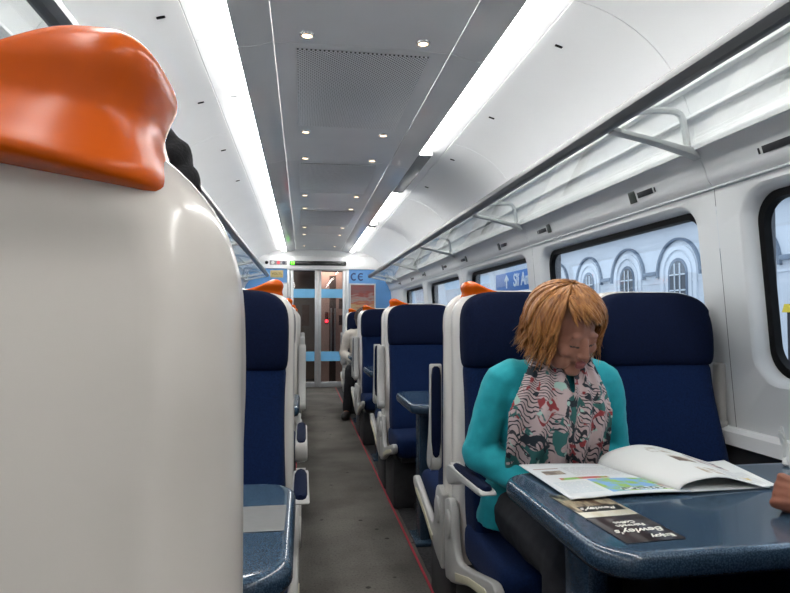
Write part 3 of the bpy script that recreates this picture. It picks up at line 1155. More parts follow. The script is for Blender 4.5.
def handle(s):
    """orange corner grip at the aisle-side top of the shell"""
    bm = bmesh.new()
    # rings stacked upwards: (z, inner x, outer x, half depth, centre y)
    S = [(1.206, .110, .200, .018, .092), (1.208, .060, .2065, .036, .090), (1.214, .038, .2075, .043, .087), (1.223, .038, .205, .043, .083), (1.232, .054, .2015, .041, .081), (1.242, .080, .199, .039, .079),
         (1.252, .102, .2005, .041, .077), (1.262, .120, .203, .044, .075), (1.271, .136, .202, .043, .074), (1.279, .150, .196, .036, .074), (1.2845, .162, .187, .024, .074), (1.2865, .170, .178, .010, .074)]
    S = smooth_profile(S, 3)
    R = []
    n = 36
    for z, xi, xo, hy, cy in S:
        ring = []
        for k in range(n):
            a = 2 * pi * k / n
            ca, sa = cos(a), sin(a)
            x = (xi + xo) / 2 + (xo - xi) / 2 * (abs(ca) ** .6) * (1 if ca >= 0 else -1)
            y = cy + .004 + hy * (abs(sa) ** .55) * (1 if sa >= 0 else -1)
            ring.append((s * x, y, z + (.200 - x) * .17 * max(0, (1.275 - z) / .065)))
        R.append(ring)
    add_loft(bm, R)
    me = finish(bm, 'handle', ORANGE, sharp=0)
    return me


def make_seat(label, loc, rz, group, aisle=0, arm=None, orange=True, name='train_chair'):
    """aisle: -1/+1 local side that faces the aisle, 0 = window seat"""
    t = tag(empty(name, loc, rz), label, 'train seat', group)
    link('back_cushion', cached('back', back_cushion), t)
    link('headrest', cached('head', headrest), t)
    link('shell', cached('shell', shell), t)
    link('seat_cushion', cached('cush', cushion), t)
    link('pedestal', cached('ped', pedestal), t)
    link('plinth', cached('plinth', plinth), t)
    if aisle:
        sp = link('side_panel', cached(('sp', aisle), lambda: side_panel(aisle)), t)
        link('hinge_cover', cached(('hc', aisle), lambda: hinge_cover(aisle)), sp)
        link('side_strip', cached(('ss', aisle), lambda: side_strip(aisle)), sp)
        if orange:
            link('handle', cached(('hd', aisle), lambda: handle(aisle)), t)
        a = link('armrest', cached(('arm',), lambda: arm_body(1)), t, (aisle * .266, .02 if arm == 'up' else -.06, .605 if arm == 'up' else .635))
        if arm == 'up':
            a.rotation_euler = (-radians(92), 0, 0)
        else:
            a.rotation_euler = (-radians(4), 0, 0)
        link('arm_pad', cached(('pad',), lambda: arm_pad(1)), a)
        link('hinge', cached(('hinge', aisle), lambda: hinge(aisle)), a)
    return t


PITCH = 1.835
F0, A0 = 2.03, .472
RX = {(1, 'a'): XC + .520, (1, 'w'): XC + 1.020, (-1, 'a'): XC - .520, (-1, 'w'): XC - 1.020}
ROW = ['first', 'second', 'third', 'fourth', 'fifth']
GRP = 'navy train seats with cream shells'
for s in (1, -1):
    sn = 'right' if s > 0 else 'left'
    for k in range(4):
        for w in ('a', 'w'):
            y = F0 + PITCH * k
            lab = '%s navy seat facing the viewer, %s row on the %s' % ('aisle-side' if w == 'a' else 'window-side', ROW[k], sn)
            if s > 0 and k == 0 and w == 'a':
                lab = 'navy seat with orange handle on which the woman in teal sits'
            if s > 0 and k == 0 and w == 'w':
                lab = 'empty navy seat next to the woman in teal, below the window'
            if s < 0 and k == 0 and w == 'a':
                lab = 'navy seat behind the left table, partly hidden by the near cream seat back'
            make_seat(lab, (RX[s, w], y, 0), 0, GRP, -s if w == 'a' else 0, 'down' if k == 0 else 'up')
            y = A0 + PITCH * (k + 1)
            lab = '%s seat turned away, backing onto the %s row on the %s' % ('aisle-side' if w == 'a' else 'window-side', ROW[k], sn)
            make_seat(lab, (RX[s, w], y, 0), pi, GRP, s if w == 'a' else 0, 'up' if s > 0 or k > 0 else 'down', orange=False)
make_seat('large cream seat back with glossy orange handle filling the left foreground', (RX[-1, 'a'], A0 - .08, 0), pi, GRP, -1, 'down')
make_seat('window-side seat beside the large cream foreground seat back', (RX[-1, 'w'], A0 - .08, 0), pi, GRP, 0)


# white grips on the wall beside the window seats
bm = bmesh.new()
add_box(bm, -.014, .014, -.025, .025, -.11, .11, .012, 3)
grip_me = finish(bm, 'grip', WHITE_TRIM)
for k in range(4):
    t = tag(empty('wall_armrest', (XC + 1.272, F0 - .01 + PITCH * k, .88)), 'white folded-up armrest on the wall by the %s right-hand window seat' % ROW[k], 'armrest', 'folded armrests along the right wall')
    link('arm', grip_me, t)
    bm = bmesh.new()
    add_cyl(bm, (0.0, 0, -.11), .022, .03, 'x', 18)
    link('pivot', finish(bm, 'pivot', WHITE_TRIM), t)


# ------------------------------------------------------------------ tables
def table_mesh(s):
    bm = bmesh.new()
    x0, x1 = .265, 1.235
    lp = []
    a, b = -.29, .29
    r = .085
    pts = [(x1, a), (x1, b)]
    for cx, cy, st in ((x0 + r, b - r, pi / 2), (x0 + r, a + r, pi)):
        for i in range(9):
            t = st + pi / 2 * i / 8
            pts.append((cx + r * cos(t), cy + r * sin(t)))

    def inset(d):
        out = []
        cx, cy = (x0 + x1) / 2, 0
        for x, y in pts:
            fx = (x1 - x0 - 2 * d) / (x1 - x0)
            fy = (b - a - 2 * d) / (b - a)
            out.append((cx + (x - cx) * fx, cy + (y - cy) * fy))
        return out
    R = []
    for d, z in ((.020, .690), (.006, .695), (.0, .706), (.0, .724), (.004, .734), (.010, .7385), (.016, .7395), (.030, .7385)):
        R.append([(s * x, y, z) for x, y in inset(d)])
    add_loft(bm, R)
    me = finish(bm, 'table_top', [TABLE, TABLE_EDGE], sharp=60)
    for p in me.polygons:
        if p.center.z < .735:
            p.material_index = 1
    return me


def table_leg(s):
    bm = bmesh.new()
    x0, x1 = sorted((s * .345, s * .395))
    add_box(bm, x0, x1, -.06, .06, .02, .692, .012)
    add_box(bm, min(x0, x1) - .02, max(x0, x1) + .02, -.16, .16, .662, .692, .006)
    add_box(bm, min(x0, x1) - .03, max(x0, x1) + .03, -.10, .10, .004, .024, .006)
    return finish(bm, 'table_leg', TABLE_EDGE)


def table_mount(s):
    bm = bmesh.new()
    x0, x1 = sorted((s * 1.17, s * 1.255))
    add_box(bm, x0, x1, -.22, .22, .62, .692, .01)
    return finish(bm, 'wall_mount', DARK)


TY = 1.268
for s in (1, -1):
    for k in range(4):
        y = TY + PITCH * k
        lab = '%s blue speckled table on the %s side of the aisle' % (ROW[k], 'right' if s > 0 else 'left')
        if k == 0:
            lab = 'blue speckled table carrying the open magazine' if s > 0 else 'blue speckled table end beside the cream foreground seat'
        t = tag(empty('train_table', (XC, y, 0)), lab, 'table', 'blue speckled bay tables')
        link('table_top', cached(('tt', s), lambda: table_mesh(s)), t)
        link('leg', cached(('tl', s), lambda: table_leg(s)), t)
        link('wall_mount', cached(('tm', s), lambda: table_mount(s)), t)
TOP = .7388

# sheet of grey paper on the left table
bm = bmesh.new()
add_box(bm, -.30, -.034, 1.20, 1.362, TOP + .0006, TOP + .0014)
tag(link('paper_sheet', finish(bm, 'sheet', mat('grey_paper', (.15, .15, .148), .5, var=.06, vscale=60))), 'grey rectangular sheet lying on the left table', 'paper')


# ------------------------------------------------------------------ magazine
def page_mesh(fn, nu, nv, m, name, thick=.002):
    bm = bmesh.new()
    uvl = bm.loops.layers.uv.new('UVMap')
    G = [[bm.verts.new(fn(i / nu, j / nv)) for i in range(nu + 1)] for j in range(nv + 1)]
    for j in range(nv):
        for i in range(nu):
            f = bm.faces.new((G[j][i], G[j][i + 1], G[j + 1][i + 1], G[j + 1][i]))
            for l, (a, b) in zip(f.loops, ((i, j), (i + 1, j), (i + 1, j + 1), (i, j + 1))):
                l[uvl].uv = (a / nu, b / nv)
    me = finish(bm, name, m, sharp=0, recalc=False)
    return apply_mods(me, [('SOLIDIFY', {'thickness': thick, 'offset': -1.0})])


def bilerp(a, b, c, d, u, v):
    return tuple((a[i] * (1 - u) + b[i] * u) * (1 - v) + (d[i] * (1 - u) + c[i] * u) * v for i in range(2))


# corners in world x,y: near-left, near-right(spine), far-right(spine), far-left
LP = ((.598, 1.290), (.905, 1.302), (.835, 1.575), (.588, 1.590))
RP = ((.905, 1.302), (1.135, 1.312), (1.185, 1.560), (.835, 1.575))


def left_page(u, v):
    x, y = bilerp(*LP, u, v)
    z = TOP + .0045 + .006 * math.sin(pi * u) * (1 - .5 * v) + .004 * u + .010 * exp(-((u - .0) / .12) ** 2) * (1 - v) * .3 + .008 * v * (1 - u)
    return (x, y, z)


def right_page(u, v):
    # rises steeply from the spine into a roll, then falls to the right edge
    x, y = bilerp(*RP, u, v)
    h = .030 + .022 * v
    k = math.sin(pi * min(1, u / .86) ** .62) ** 1.1 if u < .86 else 0
    roll = .035 * (1 - v * .2) * exp(-((u - .03) / .12) ** 2)
    x -= roll
    return (x, y, TOP + .0065 + h * k + .002 * (1 - u) + .004 * max(0, u - .86) / .14)


INK = (.10, .10, .11)
LM = printed('magazine_left_print', (.74, .76, .76), [
    (.06, .80, .32, .82, (.35, .22, .18), INK, 1, 'solid'),
    (.10, .62, .30, .74, (.16, .12, .09), (.40, .33, .26), 9, 'noise'),
    (.36, .55, .95, .85, (.50, .51, .52), INK, 42, 'text'),
    (.16, .455, .62, .515, (.55, .10, .08), (.25, .52, .12), 5, 'noise'),
    (.05, .10, .34, .40, (.52, .60, .64), INK, 40, 'text'),
    (.38, .06, .97, .44, (.20, .42, .72), (.30, .50, .08), 6, 'noise'),
    (.48, .08, .86, .15, (.7, .72, .72), (.05, .09, .05), 30, 'noise'),
    (.86, .08, .97, .24, (.55, .35, .30), (.65, .6, .6), 12, 'noise'),
])
RM = printed('magazine_right_print', (.72, .72, .69), [
    (.30, .10, .50, .28, (.42, .33, .22), (.72, .71, .68), 9, 'noise'),
    (.30, .46, .50, .66, (.13, .08, .05), (.68, .64, .55), 7, 'noise'),
    (.24, .74, .42, .90, (.40, .33, .26), (.70, .69, .66), 9, 'noise'),
    (.58, .58, .86, .90, (.05, .05, .08), (.60, .47, .42), 8, 'noise'),
    (.62, .64, .80, .84, (.62, .58, .58), (.52, .36, .30), 6, 'noise'),
    (.58, .08, .94, .52, (.46, .46, .46), INK, 34, 'text'),
    (.76, .22, .88, .30, (.6, .45, .1), (.7, .65, .5), 9, 'noise'),
])
mg = tag(empty('open_magazine', (0, 0, 0)), 'open white magazine with colour pictures lying on the blue table', 'magazine')
link('left_page', page_mesh(left_page, 24, 16, LM, 'left_page', .003), mg)
link('right_page', page_mesh(right_page, 48, 16, RM, 'right_page', .002), mg)
# pages resting flat below the curled one
link('lower_pages', page_mesh(lambda u, v: (*bilerp((.905, 1.305), (1.125, 1.320), (1.18, 1.562), (.84, 1.577), u, v), TOP + .0035 + .004 * (1 - u)), 10, 6, PAPER, 'lower', .003), mg)


# leaflet with lettering facing the woman
lf = empty('leaflet', (.640, 1.178, TOP + .0008))
tag(lf, 'dark brown coffee leaflet with white lettering at the table corner', 'leaflet')
lf.rotation_euler = (0, 0, pi + radians(4))
LFM = printed('leaflet_print', (.028, .018, .020), [
    (0, .0, 1, .52, (.10, .055, .03), (.60, .50, .34), 4, 'noise'),
    (0, .42, 1, .53, (.72, .66, .50), (.78, .74, .62), 4, 'noise'),
    (.06, .30, .86, .42, (.015, .015, .014), INK, 1, 'solid'),
    (0, 0, 1, .14, (.02, .018, .015), (.35, .34, .25), 7, 'noise'),
], rough=.3)
bm = bmesh.new()
uvl = bm.loops.layers.uv.new('UVMap')
vs = [bm.verts.new(p) for p in ((-.062, -.165, .0008), (.062, -.165, .0008), (.062, .138, .0008), (-.062, .138, .0008))]
f = bm.faces.new(vs)
for l, uv in zip(f.loops, ((0, 0), (1, 0), (1, 1), (0, 1))):
    l[uvl].uv = uv
me = finish(bm, 'sheet', LFM, recalc=False)
link('sheet', apply_mods(me, [('SOLIDIFY', {'thickness': .0012, 'offset': -1.0})]), lf)
INKW = mat('white_ink', (.80, .78, .70), .5, var=.03)
for s_, y, sz, sh, x in (('Enjoy', .118, .022, 0, -.028), ('Bewley\'s', .083, .030, .35, -.004), ('Fairtrade', .054, .017, 0, -.002), ('Coffee', .036, .017, 0, .0), ('Bewley\'s', -.057, .024, .35, 0)):
    link('lettering', text_mesh(s_, sz, INKW, .0002, shear=sh, bold=.0006), lf, (x, y, .0012))

# crumpled white paper by the window
nk = tag(empty('crumpled_napkin', (1.350, 1.50, TOP)), 'crumpled white paper napkin standing on the table by the window', 'napkin')
for i, (dx, dy, h, tw) in enumerate(((-.052, .0, .100, .4), (-.040, -.008, .092, -.3), (-.020, .01, .112, .2), (.0, -.01, .10, .6), (-.030, .015, .085, -.5))):
    bm = bmesh.new()
    A, B = [], []
    for k in range(9):
        t = k / 8
        c = Vector((dx * t ** 1.2 + .012 * cos(i * 1.7), dy * t + .010 * sin(i * 2.1), h * t + .001))
        w = .010 * (1 - .5 * t) + .003 * sin(5 * t + i)
        d = Vector((cos(tw + t * 1.2), sin(tw + t * 1.2), .25 * sin(4 * t)))
        A.append([c - d * w + Vector((.004 * sin(9 * t + i), 0, 0)), c + Vector((0, -.006, 0)), c + d * w, c + Vector((0, .004, 0))])
    add_loft(bm, A)
    link('paper_fold', finish(bm, 'fold', PAPER, sharp=60), nk)
bm = bmesh.new()
add_loft(bm, [[((.022 + .004 * sin(5 * a)) * f_ * cos(a), (.022 + .004 * cos(3 * a)) * f_ * sin(a), z) for a in [2 * pi * k / 14 for k in range(14)]] for f_, z in ((.7, .0005), (1.1, .008), (1, .022), (.5, .034))])
link('paper_base', finish(bm, 'base', PAPER, sharp=50), nk)

# black jacket collar showing over the near seat
jk = empty('black_jacket', (-.090, .446, 1.20))
tag(jk, 'black garment hooked over the top of the cream foreground seat', 'jacket')
bm = bmesh.new()
for c, r in (((-.016, .0, .078), (.016, .016, .014)), ((-.003, .0, .066), (.014, .016, .013)), ((.008, .0, .052), (.009, .014, .010)), ((-.034, .0, .078), (.022, .018, .014)), ((-.02, .0, .045), (.022, .022, .04)), ((-.045, .0, .045), (.03, .022, .045)), ((.0, .0, .03), (.018, .020, .035))):
    add_ell(bm, c, r)
MESHJ = apply_mods(finish(bm, 'j', None), [('REMESH', {'mode': 'VOXEL', 'voxel_size': .003}), ('SMOOTH', {'factor': .5, 'iterations': 2})])
_n = [(v.normal.copy(), v.co.copy()) for v in MESHJ.vertices]
for v, (nn, cc) in zip(MESHJ.vertices, _n):
    v.co = cc + nn * .004 * noise.noise(cc * 60)
MESHJ.materials.clear(); MESHJ.materials.append(mat('black_fleece', (.008, .008, .010), .9, var=.3, vscale=100, bump=.4, bscale=400))
MESHJ.polygons.foreach_set('use_smooth', [True] * len(MESHJ.polygons))
link('collar', MESHJ, jk)

# ------------------------------------------------------------------ outside: platform, facade, sign
plat = struct(link('ground', box('ground', 1.75, 60, -20, 60, -.35, -.10, mat('platform_grey', (.30, .31, .33), .8, var=.1, vscale=2))))
struct(link('ground_left', box('ground_left', -60, -1.3, -20, 60, -1.2, -1.0, mat('track_bed_grey', (.2, .2, .2), .9, var=.2, vscale=3))))
FX = 7.0
fac = tag(empty('station_building', (FX, 0, 0)), 'pale blue station building with arched windows and dark hood mouldings outside', 'building')
STONE = mat('pale_blue_render', (.68, .71, .75), .8, var=.05, vscale=1.5)
HOOD = mat('dark_blue_moulding', (.13, .17, .23), .6, var=.1, vscale=4)
LIGHTST = mat('light_blue_surround', (.72, .75, .79), .7, var=.05, vscale=3)
PARZ = 2.98
AR = [5.05, 6.88, 8.70, 10.52, 12.34, 14.16, 15.98]
bm = bmesh.new()
add_box(bm, 0.12, 4, -6, 40, -.2, PARZ)
link('wall_core', finish(bm, 'wall_core', STONE), fac)
bm = bmesh.new()
add_box(bm, -.10, .2, -6, 40, PARZ, PARZ + .10, .02)
link('parapet', finish(bm, 'parapet', LIGHTST), fac)
SPR = 2.02


def arch_ring(y, r0, r1, x0, x1, zb):
    bm = bmesh.new()
    R = []
    n = 20
    pts = [(pi, zb - SPR)] + [(pi - pi * i / n, 0) for i in range(n + 1)] + [(0, zb - SPR)]
    for a, dz in pts:
        ring = []
        for r, x in ((r0, x0), (r1, x0), (r1, x1), (r0, x1)):
            ring.append((x, y + r * cos(a), SPR + r * sin(a) + dz))
        R.append(ring)
    add_loft(bm, R)
    return bm


for y in AR:
    link('hood_mould', finish(arch_ring(y, .645, .69, .065, .13, SPR - .05), 'hood', HOOD, sharp=40), fac)
    link('arch_surround', finish(arch_ring(y, .46, .56, .085, .13, .6), 'surround', LIGHTST, sharp=40), fac)
    link('arch_inner', finish(arch_ring(y, .30, .40, .095, .13, .6), 'inner', LIGHTST, sharp=40), fac)
    w = link('arched_window', finish(arch_ring(y, .24, .30, .085, .13, .8), 'win', HOOD, sharp=40), fac)
    bm = bmesh.new()
    pts = [(y + .24 * cos(pi * i / 16), SPR + .24 * sin(pi * i / 16)) for i in range(17)] + [(y - .24, .8), (y + .24, .8)]
    add_prism(bm, pts, 'x', .085, .115)
    link('pane', finish(bm, 'pane', mat('dark_window', (.035, .045, .06), .15, var=.2)), w)
    bm = bmesh.new()
    for q in (-.08, .08):
        add_box(bm, .07, .10, y + q - .014, y + q + .014, .8, SPR + .2)
    for z in (1.1, 1.4, 1.7, 2.0):
        add_box(bm, .07, .10, y - .24, y + .24, z - .014, z + .014)
    link('glazing_bars', finish(bm, 'bars', mat('white_glazing_bar', (.7, .75, .8), .5, var=.03)), w)
for a, b in zip([-1.0] + AR, AR + [17.8]):
    bm = bmesh.new()
    add_box(bm, .05, .14, a + .70, b - .70, 2.03, 2.11, .01)
    link('string_course', finish(bm, 'string_course', HOOD), fac)
bm = bmesh.new()
add_box(bm, .105, .14, -6, 40, 1.86, 1.90)
link('string_line', finish(bm, 'string_line', LIGHTST), fac)
bm = bmesh.new()
add_prism(bm, [(9.6, PARZ + .1), (12.0, PARZ + .1), (11.7, PARZ + .42), (9.9, PARZ + .42)], 'x', .5, 2.5, .03)
link('roof', finish(bm, 'roof', mat('slate_roof', (.10, .14, .20), .6, var=.15, vscale=5)), fac)

sg = tag(empty('platform_sign', (3.2, 8.35, 1.735)), 'blue platform sign with white arrow and lettering outside the window', 'sign')
SIGNB = mat('sign_blue', (.015, .13, .46), .5, var=.04, emit=None)
bm = bmesh.new(); add_box(bm, 0, .06, -.93, 1.35, -.15, .15, .008); link('panel', finish(bm, 'panel', SIGNB), sg)
WHITEINK = mat('sign_white', (.85, .87, .88), .5, var=.02)
bm = bmesh.new()
add_prism(bm, [(.70, .03), (.80, .115), (.90, .03), (.87, .005), (.82, .05), (.82, -.10), (.78, -.10), (.78, .05), (.73, .005)], 'x', -.006, .0)
link('arrow', finish(bm, 'arrow', WHITEINK), sg)
o = link('lettering', text_mesh('Slí Amach', .27, WHITEINK, .003, align='LEFT', bold=.004), sg, (-.004, .48, 0))
o.rotation_euler = (pi / 2, 0, -pi / 2)
for y in (-.8, 1.1):
    bm = bmesh.new(); add_tube(bm, [(.03, y, -1.835), (.03, y, .1)], .025, 8); link('post', finish(bm, 'post', DARK), sg)
yl = tag(empty('yellow_sign', (5.4, 6.02, 1.27)), 'small yellow sign on a post outside the right-hand window', 'sign')
bm = bmesh.new(); add_prism(bm, [(-.07, -.045), (.07, -.045), (.035, .05), (-.015, .05)], 'x', -.01, .01); link('plate', finish(bm, 'plate', mat('sign_yellow', (.85, .62, .05), .5, var=.05)), yl)
bm = bmesh.new(); add_tube(bm, [(0.02, 0, -1.37), (0.02, 0, .05)], .02, 8); link('post', finish(bm, 'post', DARK), yl)

# ------------------------------------------------------------------ people
def add_chain(bm, pts, up=Vector((0, 1, 0)), n=14):
    """pts: (x,y,z,rx,ry) rounded sweep"""
    pts = smooth_profile(pts, 3) if len(pts) > 2 else pts
    P = [Vector(p[:3]) for p in pts]
    add_loft(bm, tube_rings(P, [(p[3], p[4]) for p in pts], n, up))
    for i in (0, -1):
        r = min(pts[i][3], pts[i][4])
        add_ell(bm, P[i], (r, r, r), None, 12, 8)


def remesh(bm, name, voxel, smooth=3, mats=None):
    bmesh.ops.recalc_face_normals(bm, faces=bm.faces[:])
    me = bpy.data.meshes.new(name)
    bm.to_mesh(me)
    bm.free()
    me = apply_mods(me, [('REMESH', {'mode': 'VOXEL', 'voxel_size': voxel}), ('SMOOTH', {'factor': .5, 'iterations': smooth})])
    me.name = name
    me.materials.clear()
    for m in (mats or []):
        me.materials.append(m)
    me.polygons.foreach_set('use_smooth', [True] * len(me.polygons))
    return me


def wrinkle(me, amp, scale, stretch=(1, 1, 1), seed=0.0):
    n = len(me.vertices)
    co = [0.0] * (3 * n)
    no = [0.0] * (3 * n)
    me.vertices.foreach_get('co', co)
    me.vertices.foreach_get('normal', no)
    for i in range(n):
        x, y, z = co[3 * i:3 * i + 3]
        p = Vector((x * stretch[0], y * stretch[1], z * stretch[2])) * scale + Vector((seed, seed * 2, 0))
        d = amp * (noise.noise(p) + .5 * noise.noise(p * 2.1))
        for k in range(3):
            co[3 * i + k] += no[3 * i + k] * d
    me.vertices.foreach_set('co', co)
    me.update()


def add_hand(bm, M, side, curl=(25, 30, 20), spread=.004, scale=1.0):
    """hand along local -Y, palm facing -Z; side=+1: thumb towards +X"""
    def T(*p):
        return M @ (Vector(p) * scale)
    R = []
    for y, hw, hz in ((.0, .026, .019), (-.02, .033, .017), (-.05, .039, .015), (-.078, .040, .013), (-.088, .038, .011)):
        R.append([T(hw * cos(a), y, hz * sin(a)) for a in [2 * pi * k / 16 for k in range(16)]])
    add_loft(bm, R)
    for i, (x, L) in enumerate(((.029, .066), (.0105, .074), (-.009, .069), (-.028, .054))):
        x *= side
        p = Vector((x, -.080 + (.0, -.007, -.002, .010)[i], (.0, .003, .001, -.004)[i]))
        ang = 0
        add_ell(bm, T(x, -.082, .004), (.0112 * scale,) * 3, None, 10, 6)
        add_loft(bm, tube_rings([T(x * .7, -.02, .012), T(x, -.08, .009)], [(.005 * scale,) * 2, (.007 * scale,) * 2], 8))
        pts = [p.copy()]
        for j, (fr, c) in enumerate(zip((.46, .32, .24), curl)):
            ang += radians(c)
            p = p + Vector((x * .10, -cos(ang), -sin(ang))) * L * fr
            pts.append(p.copy())
        rs = [.0094, .0086, .0080, .0068]
        for a, b, ra, rb in zip(pts, pts[1:], rs, rs[1:]):
            R = tube_rings([T(*a), T(*b)], [(ra * scale, ra * scale), (rb * scale, rb * scale)], 10)
            add_loft(bm, R)
            add_ell(bm, T(*b), (rb * scale,) * 3, None, 10, 6)
    cz = -.006 - .018 * min(1, curl[0] / 70)
    th = [Vector((side * .026, -.018, -.004)), Vector((side * .050, -.045, cz)), Vector((side * (.050 - .014 * curl[0] / 70), -.072, cz - .010 * curl[0] / 70)), Vector((side * (.046 - .026 * curl[0] / 70), -.092, cz - .016 * curl[0] / 70))]
    rs = [.0135, .0115, .0100, .0080]
    for a, b, ra, rb in zip(th, th[1:], rs, rs[1:]):
        add_loft(bm, tube_rings([T(*a), T(*b)], [(ra * scale,) * 2, (rb * scale,) * 2], 10))
        add_ell(bm, T(*b), (rb * scale,) * 3, None, 10, 6)


def aim(p, d, roll=0.0):
    """matrix whose -Y axis points along d"""
    d = Vector(d).normalized()
    q = d.to_track_quat('-Y', 'Z')
    return Matrix.Translation(p) @ q.to_matrix().to_4x4() @ Matrix.Rotation(roll, 4, 'Y')


SKIN2 = mat('ruddy_skin', (.235, .085, .05), .5, var=.08, vscale=40, sss=.06, spec=.35)
SKIN = mat('skin', (.34, .15, .098), .5, var=.08, vscale=40, sss=.06, spec=.35)
LIPS = mat('lips', (.24, .06, .055), .4, var=.08, vscale=80)
BROW = mat('brow', (.20, .10, .05), .7, var=.2, vscale=90)
LASH = mat('lash', (.05, .03, .02), .6, var=.2, vscale=90)


def head_parts(bm, HM):
    E = lambda c, r: add_ell(bm, c, r, HM, 18, 12)
    E((0, .012, .028), (.074, .094, .086))
    E((0, -.030, -.018), (.062, .060, .074))
    E((0, -.066, -.090), (.025, .022, .020))
    for s in (-1, 1):
        E((s * .034, -.030, -.062), (.030, .048, .034))
        E((s * .038, -.060, -.022), (.026, .024, .022))
        E((s * .030, -.076, .006), (.0165, .011, .0115))
        E((s * .0110, -.094, -.032), (.0080, .0090, .0065))
        E((s * .076, .012, -.008), (.008, .020, .030))
        E((s * .026, -.079, .024), (.022, .007, .007))
    for t in range(7):
        q = t / 6
        E((0, -.085 - .016 * q, .012 - .040 * q), (.0080 + .0035 * q,) * 3)
    E((0, -.0925, -.056), (.021, .0085, .0055))
    E((0, -.0905, -.067), (.018, .0085, .0065))


def paint_head(me, HM):
    inv = HM.inverted()
    for p in me.polygons:
        c = inv @ p.center
        if c.y > -.06 or abs(c.z) > .11:
            continue
        if abs(c.x) < .023 - abs(c.z + .061) * .6 and -.074 < c.z < -.050 and c.y < -.088:
            p.material_index = 1
        elif .012 < abs(c.x) < .048 and .024 + (.02 - abs(abs(c.x) - .032)) * .2 < c.z < .030 + (.02 - abs(abs(c.x) - .032)) * .2:
            p.material_index = 0
        elif .016 < abs(c.x) < .044 and -.008 < c.z < -.002 and c.y < -.078:
            p.material_index = 3


def hair_mesh(HM, rad=(.112, .118, .108), cen=(0, .018, .030), length=.10, n=320, seed=3, front=48, m=None, wide=1.0):
    rnd = random.Random(seed)
    bm = bmesh.new()
    # inner cap: closed shell over the skull, open at the face
    for k, (cc, rr) in enumerate((((0, .034, .038), (.092, .092, .084)), ((0, .060, -.030), (.084, .062, .085)), ((-.070, .028, -.02), (.034, .052, .075)), ((.070, .028, -.02), (.034, .052, .075)))):
        add_ell(bm, cc, rr, HM, 24, 16)
    cap = remesh(bm, 'cap', .006, 3)
    bm = bmesh.new()
    bm.from_mesh(cap)
    C = Vector(cen)
    for i in range(n):
        th = rnd.uniform(-180, 180)
        a = radians(th)
        layer = rnd.uniform(.90, 1.03)
        isfront = abs(th) < front
        p0 = radians(rnd.uniform(4, 38))
        p1 = radians(rnd.uniform(50, 76) if isfront else rnd.uniform(86, 104))
        pts = []
        wob = rnd.uniform(-.2, .2)
        sweep = (rnd.uniform(.35, .8) if isfront else rnd.uniform(-.12, .12)) * (1 if not isfront else 1)
        K = 9
        for k in range(K):
            t = k / (K - 1)
            ph = p0 + (p1 - p0) * t
            aa = a + sweep * t * (1 if isfront else .5) + wob * .06 * sin(3 * t)
            d = Vector((sin(aa) * sin(ph), -cos(aa) * sin(ph), cos(ph)))
            pts.append(C + Vector((d.x * rad[0], d.y * rad[1], d.z * rad[2])) * layer)
        if not isfront:
            L = length * rnd.uniform(.75, 1.1)
            out = Vector((sin(a), -cos(a), 0))
            base = pts[-1]
            fl = rnd.uniform(-.020, .030)
            for k in range(1, 6):
                t = k / 5
                pts.append(base + Vector((0, 0, -L * t)) + out * (fl * t * t - .010 * t) + Vector((.008 * sin(6 * t + i), .006 * cos(5 * t + i), 0)))
        W = rnd.uniform(.0025, .0065) * wide
        rr = []
        for k in range(len(pts)):
            t = k / (len(pts) - 1)
            w = W * (min(1, .45 + t * 2.2)) * (1 - max(0, (t - .6) / .4) ** 1.6 * .92)
            rr.append((w, w * .42))
        outv = Vector((sin(a), -cos(a), .3)).normalized()
        R = tube_rings([HM @ p for p in pts], rr, 6, (HM.to_3x3() @ outv).normalized())
        add_loft(bm, R)
    me = finish(bm, 'hair', m, sharp=0)
    return me


def hair_mat(name, c0, c1, c2):
    return ramp_mat(name, tnoise(9, 5, .4, .65), [(.3, c0), (.5, c1), (.72, c2)], rough=.38, scale=(9, 9, 1.6), bump=.3, spec=.5)


